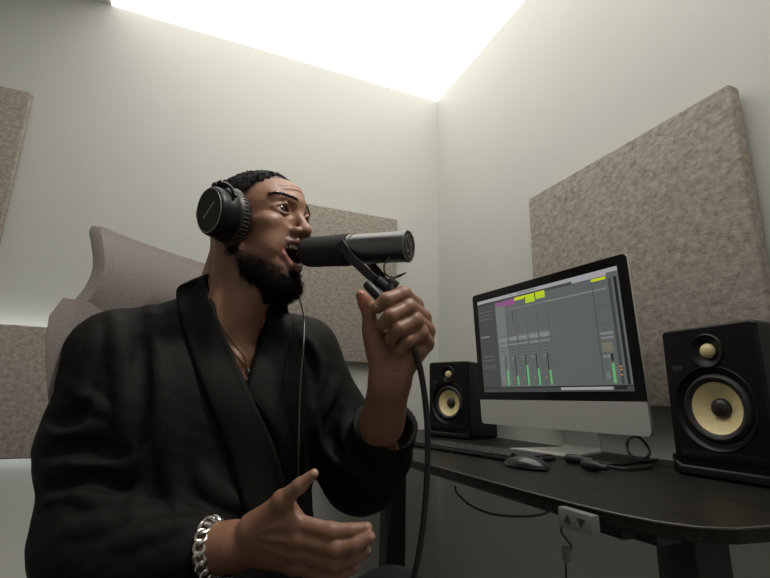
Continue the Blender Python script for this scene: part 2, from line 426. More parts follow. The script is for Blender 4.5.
for v in (.13, .17, .21, .62, .66, .72, .74): rect(.01, v, .125, v+.006, 'mid', 2)
rect(0, .95, 1, .985, 'black'); rect(0, .96, 1, 1, 'dark', 2); rect(.60, .962, .90, .985, 'bar', 3); rect(.91, .962, .97, .985, 'black', 3)
rect(.165, .07, .245, .93, 'mid')
rect(.165, .062, .24, .115, 'magenta', 2); rect(.165, .10, .22, .112, 'mid', 3)
rect(.245, .055, .33, .12, 'magenta', 2)
rect(.33, .052, .56, .085, 'yellow', 2); rect(.415, .075, .485, .135, 'lime', 2); rect(.493, .050, .560, .118, 'lime', 2)
rect(.408, .07, .415, .10, 'black', 3); rect(.486, .055, .493, .09, 'black', 3)
rect(.245, .155, .93, .168, 'mid'); rect(.55, .155, .93, .166, 'light', 2)
rect(.30, .175, .306, .3, 'dark', 2)
for i in range(5):
    u = .175 + i*.080; w = .069
    rect(u, .445 if i else .45, u+w, .485, 'light', 2); rect(u, .515, u+w, .53, 'light', 2)
    rect(u, .43, u+w*.9, .437, 'red' if i < 2 else 'mid', 2)
    rect(u+w+.004, .17, u+w+.006, .62, 'dark', 2)
    rect(u+.01, .655, u+.03, .668, 'light', 2); rect(u+.01, .68, u+.03, .688, 'mid', 2)
    rect(u+.036, .64, u+.043, .93, 'black', 2)
    g = (.78, .84, .74, .78, .80)[i]; rect(u+.040, g, u+.055, .935, 'green', 3)
    rect(u+.012, .855, u+.024, .875, 'taupe', 3); rect(u+.014, .86, u+.02, .87, 'orange', 4)
    for k in range(6): rect(u+.006, .55+k*.015, u+.05, .554+k*.015, 'mid' if k % 2 else 'dark', 2)
rect(.855, .062, .935, .085, 'yellow', 3); rect(.855, .085, .859, .93, 'dark', 2)
for v in (.30, .45, .60, .70): rect(.86, v, .935, v+.004, 'dark', 2)
rect(.87, .52, .935, .54, 'light', 2); rect(.87, .56, .935, .575, 'light', 2)
rect(.87, .60, .925, .68, 'taupe', 2); rect(.87, .705, .885, .73, 'light', 2); rect(.89, .705, .905, .73, 'light', 2)
rect(.910, .70, .922, .76, 'black', 3); rect(.908, .78, .922, .935, 'green', 3); rect(.875, .84, .895, .90, 'mid', 2)
rect(.945, .085, .962, .945, 'dark', 3); rect(.975, .08, .99, .945, 'black', 2)
for v in (.80, .825, .865): rect(.947, v, .958, v+.012, 'orange', 4)
ui.build('mixer_interface', um, sc, smooth=False)
# stand: bent aluminium sheet
st = MB()
prof = [(-.032, .0), (.14, .0), (.148, .004), (.152, .012), (.130, .10), (.085, .22), (.080, .22), (.125, .10), (.143, .014), (.138, .007), (-.032, .003)]
W2 = .10
def wdt(y, z): return .112 if y < 0 else (.066 if z < .02 else .060)
vs = [(-.022-wdt(y, z), y, z) for y, z in prof] + [(-.022+wdt(y, z), y, z) for y, z in prof]; m = len(prof)
fs = [[i, (i+1) % m, m+(i+1) % m, m+i] for i in range(m)] + [[0, 10, 9, 1], [1, 9, 8, 2], [2, 8, 3], [3, 8, 7, 4], [4, 7, 6, 5]] + [[m, m+1, m+9, m+10], [m+1, m+2, m+8, m+9], [m+2, m+3, m+8], [m+3, m+4, m+7, m+8], [m+4, m+5, m+6, m+7]]
st.add(vs, fs); st.build('stand', M_['alu'], mon, smooth=False)

# ---------------------------------------------------------------- keyboard, mouse
ka, kb = np.array([.640, 1.33]), np.array([.712, .90])
kd = kb-ka; kl = np.linalg.norm(kd); km = (ka+kb)/2
kbd = empty('keyboard', (km[0]+.055, km[1]+.01, DZ), math.atan2(kd[1], kd[0]), 'thin black keyboard lying on the desk before the monitor', 'keyboard')
MB().box((0, 0, .006), (kl, .125, .010), .004).build('keyboard_base', M_['plastic'], kbd)
kk = MB()
for r in range(6):
    ncol = 19; step = (kl-.016)/ncol
    for c_ in range(ncol):
        if r == 5 and 3 < c_ < 9:
            if c_ == 4: kk.box((-kl/2+.008+step*6.5, -.052+.0, .0125), (step*5-.003, .0145, .005), .0008, seg=1)
            continue
        kk.box((-kl/2+.008+step*(c_+.5), .050-r*.0205, .0125), (step-.003, .016, .005), .0008, seg=1)
ko = kk.build('keys', M_['key'], kbd, smooth=False); tag(ko, kind='stuff')
ms = empty('computer_mouse', (.674, .842, DZ), math.atan2(kd[1], kd[0])+PI/2, 'glossy dark grey computer mouse beside the keyboard', 'mouse')
def mouse_shell():
    bm = bmesh.new(); bmesh.ops.create_uvsphere(bm, u_segments=28, v_segments=16, radius=1)
    for v in bm.verts:
        x, y, z = v.co; zz = z*.023 if z > 0 else z*.004
        fy = 1 - .12*max(0, y); v.co = (x*.031*fy, y*.056, .004+zz*(1-.25*max(0, y)) )
    return bm
MB().bm(mouse_shell()).build('mouse_body', M_['mouse'], ms)
MB().lathe([(.0, -.004), (.008, -.004), (.009, 0), (.008, .004), (0, .004)], 20, align((0, .030, .0195), (1, 0, 0))).build('scroll_wheel', M_['rubber'], ms)

# ---------------------------------------------------------------- cables
def zdesk(px, py, z=DZ):                     # point on the horizontal plane z
    o = toW([0, 0, 0]); d = at(px, py, 1)-o; return o + d*((z-o[2])/d[2])
def cable(name, pts, r, label, m='cable', n=8, seg=8, cat='cable'):
    p = [Vector(q) for q in spline(pts, seg)]
    o0 = p[0].copy()
    o = MB().tube([q-o0 for q in p], r, n).build(name, M_[m]); o.location = o0
    return tag(o, label, cat)
z = DZ+.004
P = [zdesk(568, 459, DZ+.008), zdesk(590, 460, DZ+.006), zdesk(612, 463, z), zdesk(635, 461, z), at(650, 452, 1.23), at(640, 437, 1.24), at(629, 438, 1.23), at(628, 450, 1.21), zdesk(640, 460, z), zdesk(657, 459, z)]
c1 = cable('audio_cable', P, .0034, 'black cable coiled in an upright loop on the desk right of the monitor stand')
plug = MB()
q0, q1 = Vector(zdesk(566, 457, DZ+.0115)), Vector(zdesk(584, 459, DZ+.0115)); dr = (q1-q0).normalized()
plug.lathe([(0, 0), (.008, 0), (.0105, .006), (.0105, .038), (.007, .046), (.005, .065), (0, .065)], 16, align(q0-c1.location, dr))
plug.build('plug', M_['rubber'], c1)
P = [zdesk(588, 462, DZ+.006), zdesk(606, 465, z), zdesk(625, 468, z), zdesk(640, 467, z), zdesk(652, 465, z)]
c2 = cable('audio_cable', P, .0034, 'straight black cable with a thick plug lying by the stand foot')
plug = MB(); q0, q1 = Vector(zdesk(583, 463, DZ+.0115)), Vector(zdesk(600, 466, DZ+.0115)); dr = (q1-q0).normalized()
plug.lathe([(0, 0), (.008, 0), (.0105, .006), (.0105, .038), (.007, .046), (.005, .065), (0, .065)], 16, align(q0-c2.location, dr))
plug.build('plug', M_['rubber'], c2)
# sagging below the desk
cable('sagging_cable', [at(455, 485, .98), at(457, 492, .97), at(470, 504, .95), at(492, 513, .92), at(520, 515.5, .88), at(540, 514, .83), at(552, 509, .80)], .0022, 'thin cable sagging below the front edge of the desk', 'cablegrey')
hcab = cable('control_cord', [at(563, 522, .745), at(561, 530, .745), at(566, 538, .74), at(571, 545, .74), at(568, 553, .74), at(566, 562, .74), at(566, 580, .74)], .0018, 'thin grey cord hanging from the desk height control', 'cablegrey')
MB().box((0, 0, 0), (.010, .010, .022), .002).build('connector', M_['connector'], hcab).location = Vector(at(566, 553, .738))-hcab.location
cable('thin_leg_cable', [at(397, 470, 1.6), at(391, 500, 1.6), at(388, 530, 1.6), at(385, 575, 1.6)], .003, 'thin black cable hanging beside the left desk leg')


# ---------------------------------------------------------------- signed distance sculpting
class Field:
    """a sculpted volume on a grid; shapes are blended in, then it is skinned as one mesh"""
    def __init__(s, lo, hi, h):
        s.lo = np.array(lo, float); s.h = h
        s.n = np.ceil((np.array(hi)-s.lo)/h).astype(int)+1
        s.D = np.full(s.n, .05, np.float32)
    def _sub(s, lo, hi, pad):
        a = np.maximum(np.floor((np.array(lo)-pad-s.lo)/s.h).astype(int), 0)
        b = np.minimum(np.ceil((np.array(hi)+pad-s.lo)/s.h).astype(int)+1, s.n)
        if np.any(b <= a): return None, None
        ax = [(s.lo[i]+s.h*np.arange(a[i], b[i])).astype(np.float32) for i in range(3)]
        X = ax[0][:, None, None]; Y = ax[1][None, :, None]; Z = ax[2][None, None, :]
        return (slice(a[0], b[0]), slice(a[1], b[1]), slice(a[2], b[2])), (X, Y, Z)
    def _comb(s, sl, d, k, op):
        A = s.D[sl]
        if op == 'add':
            if k > 0:
                h = np.clip(.5+.5*(A-d)/k, 0, 1); r = A*(1-h)+d*h-k*h*(1-h)
            else: r = np.minimum(A, d)
        elif op == 'cut':
            if k > 0:
                h = np.clip(.5-.5*(-d-A)/k, 0, 1); r = -d*(1-h)+A*h+k*h*(1-h)
            else: r = np.maximum(A, -d)
        elif op == 'and':
            r = np.maximum(A, d)
        s.D[sl] = r
    def cap(s, a, b, ra, rb=None, k=.01, op='add', flat=None):
        """tapered capsule a-b"""
        a = np.array(a, float); b = np.array(b, float); rb = ra if rb is None else rb
        R = max(ra, rb)
        sl, g = s._sub(np.minimum(a, b)-R, np.maximum(a, b)+R, k+2*s.h+.004)
        if sl is None: return s
        X, Y, Z = g; v = b-a; L2 = max(float(v @ v), 1e-9)
        px, py, pz = X-a[0], Y-a[1], Z-a[2]
        t = np.clip((px*v[0]+py*v[1]+pz*v[2])/L2, 0, 1)
        d = np.sqrt((px-t*v[0])**2+(py-t*v[1])**2+(pz-t*v[2])**2)-(ra+(rb-ra)*t)
        s._comb(sl, d.astype(np.float32), k, op); return s
    def chain(s, pts, rs, k=.006, op='add'):
        for i in range(len(pts)-1): s.cap(pts[i], pts[i+1], rs[i], rs[i+1], k, op)
        return s
    def ell(s, c, r, Rm=None, k=.01, op='add'):
        """ellipsoid; the columns of Rm are its axes"""
        c = np.array(c, float); r = np.array(r, float); Rm = np.eye(3) if Rm is None else np.array(Rm, float)
        e = np.sqrt(((Rm*r[None, :])**2).sum(1))
        sl, g = s._sub(c-e, c+e, k+2*s.h+.004)
        if sl is None: return s
        X, Y, Z = g; px, py, pz = X-c[0], Y-c[1], Z-c[2]
        q = [(px*Rm[0, i]+py*Rm[1, i]+pz*Rm[2, i])/r[i] for i in range(3)]
        k0 = np.sqrt(q[0]**2+q[1]**2+q[2]**2); k1 = np.sqrt((q[0]/r[0])**2+(q[1]/r[1])**2+(q[2]/r[2])**2)
        d = np.where(k0 < 1e-3, -r.min(), k0*(k0-1)/np.maximum(k1, 1e-6))
        s._comb(sl, d.astype(np.float32), k, op); return s
    def at(s, P):
        q = (np.asarray(P)-s.lo)/s.h; i = np.clip(np.floor(q).astype(int), 0, s.n-2); f = q-i
        r = 0
        for dx in (0, 1):
            for dy in (0, 1):
                for dz in (0, 1):
                    w = (f[..., 0] if dx else 1-f[..., 0])*(f[..., 1] if dy else 1-f[..., 1])*(f[..., 2] if dz else 1-f[..., 2])
                    r = r+w*s.D[i[..., 0]+dx, i[..., 1]+dy, i[..., 2]+dz]
        return r
    def grad(s, P):
        e = s.h; P = np.asarray(P, float)
        g = np.stack([s.at(P+np.eye(3)[i]*e)-s.at(P-np.eye(3)[i]*e) for i in range(3)], -1)
        return g/np.maximum(np.linalg.norm(g, axis=-1, keepdims=True), 1e-9)
    def smooth(s, n=1):
        for _ in range(n):
            for ax in range(3):
                A = s.D; B = A.copy()
                sl1 = [slice(None)]*3; sl2 = [slice(None)]*3; slc = [slice(None)]*3
                sl1[ax] = slice(0, -2); sl2[ax] = slice(2, None); slc[ax] = slice(1, -1)
                B[tuple(slc)] = .5*A[tuple(slc)]+.25*(A[tuple(sl1)]+A[tuple(sl2)]); s.D = B
        return s
    def skin(s):
        D = s.D.copy()
        for ax in range(3):
            for e in (0, -1):
                q = [slice(None)]*3; q[ax] = e; D[tuple(q)] = np.maximum(D[tuple(q)], s.h)
        g = openvdb.FloatGrid(.05); g.copyFromArray(D); g.transform = openvdb.createLinearTransform(voxelSize=s.h)
        res = g.convertToPolygons(isovalue=0.0); p, q = res[0], res[-1]; del g
        return np.array(p, float)+s.lo, np.array(q)[:, ::-1]
    def hit(s, px, py, d0=.4, d1=1.3):
        """first surface point seen along a survey direction"""
        d = d0
        for _ in range(200):
            p = C(px, py, d); q = (p-s.lo)/s.h
            if np.any(q < 1) or np.any(q > s.n-2): d += .004; v = 1
            else:
                v = float(s.at(p))
                if v < .0004: return p
                d += max(v*.8, .0006)
            if d > d1: break
        return None
def mesh_from(name, parts, m, parent=None, tint=None):
    """parts: (verts, quads) in the survey frame, brought into the room and linked as ONE mesh"""
    V = []; Q = []; n = 0
    for v, q in parts: V.append(v); Q.append(q+n); n += len(v)
    V = np.concatenate(V); Q = np.concatenate(Q); W = toW(V)
    me = bpy.data.meshes.new(name)
    me.vertices.add(len(W)); me.vertices.foreach_set('co', W.astype(np.float32).ravel())
    me.loops.add(Q.size); me.loops.foreach_set('vertex_index', Q.astype(np.int32).ravel())
    me.polygons.add(len(Q)); me.polygons.foreach_set('loop_start', np.arange(0, Q.size, 4, dtype=np.int32))
    me.update(calc_edges=True); me.validate()
    if tint is not None:
        c = me.color_attributes.new('tint', 'FLOAT_COLOR', 'POINT')
        c.data.foreach_set('color', np.concatenate([tint(V), np.ones((len(V), 1))], 1).astype(np.float32).ravel())
    return link(name, me, m, parent, True)
def nrm(v): v = np.array(v, float); return v/np.linalg.norm(v)

# ---------------------------------------------------------------- the sitter's pose
HEAD_D = .885
YAW, PIT, ROL = R_(25), R_(10), R_(13)
hF = np.array([math.cos(PIT)*math.cos(YAW), math.sin(PIT), math.cos(PIT)*math.sin(YAW)])
hU = np.array([-math.sin(PIT)*math.cos(YAW), math.cos(PIT), -math.sin(PIT)*math.sin(YAW)])
hR = np.cross(hF, hU)
hR, hU = hR*math.cos(ROL)+hU*math.sin(ROL), hU*math.cos(ROL)-hR*math.sin(ROL)
HB = np.stack([hR, hF, hU], 1)                       # columns: his right, forward, up
HO = C(257.5, 232, HEAD_D)
HS = 1.01
def H(x, y, z): return HO+HB @ np.array([x, y, z])*HS
def Hinv(P): return (P-HO) @ HB/HS
ShR, ShL = C(112, 352, .80), C(312, 355, .93)
mid = (ShR+ShL)/2
tR = nrm(ShR-ShL); tU = nrm(np.array([.03, .97, -.24])-tR*np.dot(tR, [.03, .97, -.24])); tF = np.cross(tU, tR)
TB = np.stack([tR, tF, tU], 1)
def Tt(x, y, z): return mid+TB @ np.array([x, y, z])

def sculpt_head_chest(h):
    f = Field(C(150, 420, .80)+[0, 0, -.17], [-.085, .285, -.60], h)
    E = lambda c, r, k=.012, op='add', rot=None: f.ell(H(*c), np.array(r)*HS, HB if rot is None else HB @ rot, k, op)
    K = lambda a, b, ra, rb=None, k=.01, op='add': f.cap(H(*a), H(*b), ra*HS, (ra if rb is None else rb)*HS, k, op)
    rx = lambda a: np.array([[1, 0, 0], [0, math.cos(a), -math.sin(a)], [0, math.sin(a), math.cos(a)]])
    # skull
    E((0, -.008, .038), (.0735, .098, .076), .0)
    E((0, .040, .036), (.060, .052, .050), .03)
    # face mass, jaw (open)
    E((0, .036, -.012), (.056, .055, .070), .03)
    for sx in (-1, 1):
        K((sx*.056, .000, -.022), (sx*.050, .010, -.062), .013, .012, .025)      # ramus
        K((sx*.050, .010, -.062), (sx*.018, .058, -.103), .013, .012, .022)      # jaw line
        E((sx*.040, .066, -.012), (.020, .018, .015), .02)                       # cheek bone
        K((sx*.046, .058, -.010), (sx*.062, .010, -.004), .008, .006, .02)       # zygomatic arch
        E((sx*.038, .052, -.046), (.018, .024, .026), .02)                       # cheek
    E((0, .062, -.099), (.022, .018, .017), .018)                                # chin
    K((-.010, .071, -.104), (.010, .071, -.104), .009, .009, .012)
    E((0, .045, -.075), (.036, .036, .030), .025)
    # brow ridge and raised brows
    for sx in (-1, 1):
        K((sx*.010, .092, .033), (sx*.044, .076, .036), .0085, .008, .012)
    K((0, .080, .054), (0, .088, .036), .016, .010, .02)
    # eye sockets
    for sx in (-1, 1):
        E((sx*.032, .095, .013), (.0175, .016, .0125), .010, 'cut')
    # nose
    K((0, .090, .024), (0, .108, -.016), .0072, .0085, .010)
    E((0, .1105, -.0225), (.0108, .0108, .0098), .008)
    for sx in (-1, 1): E((sx*.0140, .0990, -.0255), (.0085, .0110, .0082), .006)
    K((0, .100, -.033), (0, .096, -.041), .0075, .0105, .010)
    for sx in (-1, 1): E((sx*.0072, .1035, -.0325), (.0044, .0065, .0045), .003, 'cut')
    # nasolabial fold mass
    for sx in (-1, 1): K((sx*.024, .083, -.022), (sx*.036, .068, -.058), .0085, .009, .012)
    # muzzle
    E((0, .074, -.047), (.033, .024, .022), .012)
    E((0, .063, -.084), (.030, .022, .015), .012)
    # open mouth cavity
    E((0, .092, -.0620), (.0260, .036, .0225), .004, 'cut')
    # lips
    up = [(-.0305, .0765, -.0455), (-.022, .0885, -.0450), (-.009, .0965, -.0430), (0, .0975, -.0440), (.009, .0965, -.0430), (.022, .0885, -.0450), (.0305, .0765, -.0455)]
    lo = [(-.0305, .0765, -.0480), (-.025, .0810, -.0690), (-.012, .0850, -.0845), (0, .0860, -.0870), (.012, .0850, -.0845), (.025, .0810, -.0690), (.0305, .0765, -.0480)]
    for i in range(6):
        r = (.0035, .0052, .0060, .0058, .0060, .0052, .0035)
        K(up[i], up[i+1], r[i], r[i+1], .0035)
        r = (.0035, .0052, .0066, .0072, .0066, .0052, .0035)
        K(lo[i], lo[i+1], r[i], r[i+1], .0035)
    # eyelids wrap the eyeballs
    for sx in (-1, 1):
        c = (sx*.0325, .0755, .0125)
        E(c, (.0165, .0152, .0150), .004)
        E((sx*.0335, .0930, .0125), (.0180, .0125, .0070), .0018, 'cut')
        # upper lid fold
        K((sx*.0180, .0880, .0150), (sx*.0320, .0922, .0222), .0024, .0027, .004); K((sx*.0320, .0922, .0222), (sx*.0495, .0780, .0145), .0027, .0020, .004)
        K((sx*.0180, .0880, .0105), (sx*.0325, .0900, .0030), .0016, .0018, .004); K((sx*.0325, .0900, .0030), (sx*.0495, .0780, .0115), .0018, .0014, .004)
    # forehead wrinkles (raised brows)
    for z in (.051, .060):
        row = []
        for xx in np.linspace(-.042, .042, 13):
            o_ = H(xx, .13, z+.004*math.cos(xx*60)); dd = -hF; st_ = np.linspace(0, .09, 160)*HS; vv_ = f.at(o_+dd*st_[:, None]); j = int(np.argmax(vv_ < 0)); row.append(o_+dd*(st_[j]-.0006))
        for a_, b_ in zip(row[:-1], row[1:]): f.cap(a_, b_, .0006, .0006, .004, 'cut')
    # ears
    for sx in (-1, 1): E((sx*.076, -.004, .004), (.008, .017, .030), .006)
    # neck: throat, sternomastoids, nape
    nb = Tt(.0, .015, .055)
    f.cap(H(0, -.030, -.030), Tt(0, -.02, .06), .060, .062, .03)
    f.cap(H(0, .018, -.070), Tt(0, .035, .035), .042, .050, .03)
    for sx in (-1, 1):
        f.cap(H(sx*.062, -.022, -.030), Tt(sx*.020, .072, -.010), .013, .011, .02)
    f.cap(H(0, .034, -.085), Tt(0, .062, .045), .018, .016, .02)          # larynx
    # chest and shoulders
    f.ell(Tt(0, -.01, -.15), (.175, .105, .19), TB, .05)
    for sx in (-1, 1):
        f.cap(Tt(sx*.05, -.02, .055), Tt(sx*.165, -.02, .015), .045, .05, .05)
        f.cap(Tt(sx*.022, .075, -.018), Tt(sx*.15, .045, .015), .010, .010, .022)   # collar bones
        f.ell(Tt(sx*.085, .052, -.10), (.085, .045, .075), TB, .03)               # pectorals
    f.ell(Tt(0, .100, -.020), (.012, .012, .010), TB, .02, 'cut')
    return f
LIP = np.array([(-.0305, .0765, -.0460), (-.022, .0885, -.0450), (-.009, .0965, -.0430), (0, .0975, -.0440), (.009, .0965, -.0430), (.022, .0885, -.0450), (.0305, .0765, -.0460),
                (.025, .0810, -.0690), (.012, .0850, -.0845), (0, .0860, -.0870), (-.012, .0850, -.0845), (-.025, .0810, -.0690)])
SKIN = np.array([.23, .115, .070])
def head_tint(V):
    q = Hinv(V); col = np.tile(SKIN, (len(V), 1))
    def mixc(mask, c):
        nonlocal col
        m = np.clip(mask, 0, 1)[:, None]; col = col*(1-m)+np.array(c)*m
    x, y, z = q[:, 0], q[:, 1], q[:, 2]
    head = (z > -.125)
    # warm cheeks and nose, darker temples and lids
    mixc(.45*np.exp(-((np.abs(x)-.04)**2+(z+.02)**2+(y-.075)**2)/.0006), (.235, .110, .066))
    mixc(.35*np.exp(-((x)**2+(z-.07)**2+(y-.09)**2)/.0018), (.24, .125, .080))
    mixc(.6*np.exp(-((np.abs(x)-.032)**2/.00030+(z-.010)**2/.00018+(y-.085)**2/.0004)), (.085, .038, .024))
    # lips
    d = np.full(len(V), 1.)
    P = np.vstack([LIP, LIP[:1]])
    for i in range(len(P)-1):
        a, b = P[i], P[i+1]; t = np.clip(((q-a) @ (b-a))/((b-a) @ (b-a)), 0, 1)[:, None]
        d = np.minimum(d, np.linalg.norm(q-(a+(b-a)*t), axis=1))
    lower = z < -.056
    mixc((.0085-d)/.002*lower, (.22, .085, .070)); mixc((.0078-d)/.002*(~lower), (.135, .058, .046))
    mixc(.45*np.exp(-((z+.034)/.005)**2)*(np.abs(x) < .028)*(y > .07), (.05, .028, .020))
    # inside of the mouth
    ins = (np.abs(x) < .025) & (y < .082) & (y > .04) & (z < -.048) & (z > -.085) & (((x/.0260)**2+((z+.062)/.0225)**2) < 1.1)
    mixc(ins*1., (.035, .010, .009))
    # short beard shadow along jaw and a trimmed moustache shade
    jaw = np.clip((-.052-z-.55*np.clip(y-.03, 0, .1)+.35*np.clip(.03-y, 0, .1))/.012, 0, 1)*head
    nb = np.clip((d-.010)/.004, 0, 1)
    mixc(.7*jaw*nb*np.clip((z+.128)/.03, 0, 1)*np.clip((y+.005)/.02, 0, 1), (.030, .017, .012))
    br = np.exp(-((z-(.0335+.0055*np.sin(np.clip((np.abs(x)-.012)/.044, 0, 1)*2.6)))/.0028)**2)*(np.abs(x) > .011)*(np.abs(x) < .057)*(y > .05)
    mixc(.55*br, (.03, .018, .013))
    # hairline shade
    hair = np.clip((z-(.080-1.15*np.clip(.078-y, 0, .2)-0*x))/.010, 0, 1)*np.clip((.085-y)/.01, 0, 1)*(z > .012)
    mixc(.85*hair, (.028, .019, .015))
    # palm-side warm tones do not apply here; throat slightly darker
    return col

def hand_tint_maker(palms, nails, base=SKIN):
    def tint(V):
        col = np.tile(base*.92, (len(V), 1))
        for c, r, cc, s in palms:
            m = s*np.exp(-(((V-np.array(c))**2).sum(1))/(r*r)); col = col*(1-m[:, None])+np.array(cc)*m[:, None]
        for c, r in nails:
            m = np.clip((r-np.linalg.norm(V-np.array(c), axis=1))/.0015, 0, 1); col = col*(1-m[:, None])+np.array([.36, .22, .165])*m[:, None]
        return col
    return tint

def bbox_field(pts, pad, h):
    P = np.array(pts); return Field(P.min(0)-pad, P.max(0)+pad, h)

# --- left hand: fist round the microphone grip, thumb up along it, seen from the palm side
DL = .72
def sculpt_left_hand(h):
    W = C(389, 384, .725); EL = C(372, 474, .86)
    MCP = [C(415, 304, .745), C(423, 317, .748), C(427, 330, .745), C(426, 343, .738)]
    PIP = [C(403, 294, .706), C(408.5, 307, .700), C(415, 320, .698), C(420.5, 332, .702)]
    DIP = [C(387, 299, .688), C(391, 315, .680), C(399, 328, .680), C(408, 340, .688)]
    TIP = [C(378, 306, .692), C(383, 323, .690), C(391, 337, .692), C(401, 348, .697)]
    TH = [C(379, 352, .715), C(371, 326, .708), C(368, 307, .700), C(361, 294, .695)]
    f = bbox_field(MCP+PIP+DIP+TIP+TH+[W, EL], .045, h)
    R1 = [.0124, .0124, .0119, .0110]
    # palm: metacarpals, heel and thenar
    for i in range(4):
        f.cap(W+(MCP[i]-W)*.12, MCP[i], .0165, .0125, .012)
    f.ell(C(399, 345, .722), (.030, .034, .014), None, .016)
    f.cap(C(381, 368, .718), C(373, 334, .710), .0185, .0150, .014)          # thenar
    f.cap(C(398, 372, .712), C(416, 350, .718), .0165, .0135, .014)          # hypothenar
    f.cap(C(386, 372, .715), C(398, 372, .713), .016, .016, .014)
    for i in range(4):
        r = R1[i]
        f.cap(MCP[i], PIP[i], r*1.08, r*1.04, .005)
        f.cap(PIP[i], DIP[i], r*1.02, r*.93, .003)
        f.cap(DIP[i], TIP[i], r*.92, r*.80, .003)
        f.ell(PIP[i]+[0, 0, .001], (r*1.12, r*1.10, r*1.08), None, .004)
    f.cap(TH[0], TH[1], .0155, .0135, .008); f.cap(TH[1], TH[2], .0118, .0108, .005); f.cap(TH[2], TH[3], .0108, .0078, .004)
    f.ell((TH[2]+TH[3])/2+[0, 0, .001], (.0100, .0135, .0100), None, .005)
    # wrist and forearm: oval, tapering up from the elbow
    f.chain([W, W+(EL-W)*.35, W+(EL-W)*.75, EL], [.0245, .0275, .036, .040], .02)
    f.cap(W+[-.008, 0, .0], W+(EL-W)*.4+[-.008, 0, 0], .023, .027, .015); f.cap(W+[.009, 0, 0], W+(EL-W)*.4+[.009, 0, 0], .022, .027, .015)
    # creases
    f.cap(C(376, 371, .694), C(402, 371, .694), .0013, .0013, .003, 'cut')
    f.cap(C(388, 362, .692), C(381, 335, .690), .0015, .0012, .005, 'cut')
    f.cap(C(389, 357, .694), C(400, 366, .694), .0020, .0015, .006, 'cut')
    nails = [(TIP[0]+[-.002, .003, .0075], .0052), ]
    palms = [(C(398, 362, .70), .020, (.25, .125, .085), .7), (C(375, 345, .695), .022, (.25, .12, .08), .6), (C(360, 298, .69), .013, (.36, .125, .075), .8),
             (C(366, 312, .69), .012, (.33, .12, .075), .6), (C(424, 342, .71), .013, (.27, .12, .08), .6)]
    return f, nails, palms

# --- right hand: open, thumb up, back of the hand to the viewer
def sculpt_right_hand(h):
    W = C(232, 545, .655); EL = C(110, 560, .705)
    MCP = [C(293, 521, .625), C(297, 536, .622), C(297, 550, .626), C(293, 563, .634)]
    PIP = [C(331, 530, .612), C(336, 547, .606), C(334, 562, .612), C(323, 575, .622)]
    DIP = [C(352, 529.5, .612), C(356, 543.5, .604), C(353, 557, .610), C(341, 573, .620)]
    TIP = [C(367, 526.5, .616), C(370, 536, .606), C(366, 550, .612), C(353, 568, .620)]
    TH = [C(255, 524, .640), C(282, 499, .622), C(300, 484.5, .614), C(314, 472.5, .612)]
    f = bbox_field(MCP+PIP+DIP+TIP+TH+[W, EL], .05, h)
    for i in range(4): f.cap(W+(MCP[i]-W)*.10, MCP[i], .0185, .0125, .014)
    f.ell(C(268, 538, .640), (.034, .030, .016), None, .016)
    f.cap(C(252, 528, .640), C(284, 508, .632), .0185, .0110, .016)
    f.cap(C(287, 500, .630), C(297, 519, .632), .0075, .0095, .012)          # web of the thumb
    R1 = [.0106, .0109, .0104, .0096]
    for i in range(4):
        r = R1[i]
        f.cap(MCP[i], PIP[i], r*1.10, r*1.0, .006); f.cap(PIP[i], DIP[i], r*.98, r*.88, .003); f.cap(DIP[i], TIP[i], r*.88, r*.68, .003)
        f.ell(PIP[i], (r*1.08, r*1.05, r*1.08), None, .004)
        f.ell(MCP[i]+[0, 0, .003], (r*1.15, r*1.1, r*1.1), None, .008)
    f.cap(TH[0], TH[1], .0155, .0115, .012); f.cap(TH[1], TH[2], .0112, .0096, .005); f.cap(TH[2], TH[3], .0096, .0062, .004)
    f.ell(TH[1], (.0125, .0122, .0122), None, .006)
    f.chain([W, W+(EL-W)*.35, W+(EL-W)*.8, EL], [.0270, .0310, .038, .040], .02)
    f.cap(W+[0, .007, 0], W+(EL-W)*.4+[0, .008, 0], .0235, .029, .015); f.cap(W+[0, -.009, 0], W+(EL-W)*.4+[0, -.009, 0], .0235, .029, .015)
    # tendons, knuckle creases
    for i in range(3): f.cap(C(262, 528+8*i, .622), MCP[i]+[-.012, 0, .0105], .0022, .0024, .006)
    for q, dy in ((C(301, 482, .603), .008), ):
        f.cap(q+[-.004, dy, 0], q+[.003, -dy, 0], .0008, .0008, .002, 'cut')
    nails = [(TIP[0]+[.0035, .0042, .0050], .0052), (TH[3]+[.002, .003, .0042], .0056), (TIP[1]+[.004, .004, .006], .0050), (TIP[2]+[.004, .004, .006], .0048)]
    palms = [(C(360, 529, .61), .014, (.27, .14, .09), .6), (C(306, 479, .61), .014, (.26, .14, .095), .6), (C(300, 515, .63), .02, (.26, .135, .09), .55), (C(262, 540, .63), .022, (.15, .070, .042), .5)]
    return f, nails, palms

def sculpt_inner(h):
    """torso, upper arms and legs below the clothes"""
    f = Field([-.66, -1.15, -1.15], [.16, -.06, -.40], h)
    f.ell(Tt(0, -.01, -.15), (.165, .10, .19), TB, .05)
    f.ell(Tt(0, -.005, -.32), (.145, .10, .16), TB, .06); f.ell(Tt(0, -.01, -.47), (.16, .11, .12), TB, .05)
    f.chain([Tt(.16, -.01, 0), C(98, 540, .715), C(140, 554, .695)], [.050, .040, .038], .03)
    f.chain([Tt(-.16, -.01, 0), C(364, 482, .895), C(376, 455, .83)], [.053, .043, .038], .03)
    return f

person = empty('person', tuple(toW(Tt(0, 0, -.55))), 0, 'bearded person in a black open robe jacket leaning up to sing into a microphone', 'person')
person_inv = None
def adopt(o, par=None):
    """parent while keeping the world position"""
    par = par or person
    o.parent = par; bpy.context.view_layer.update()
    o.matrix_parent_inverse = par.matrix_world.inverted(); return o

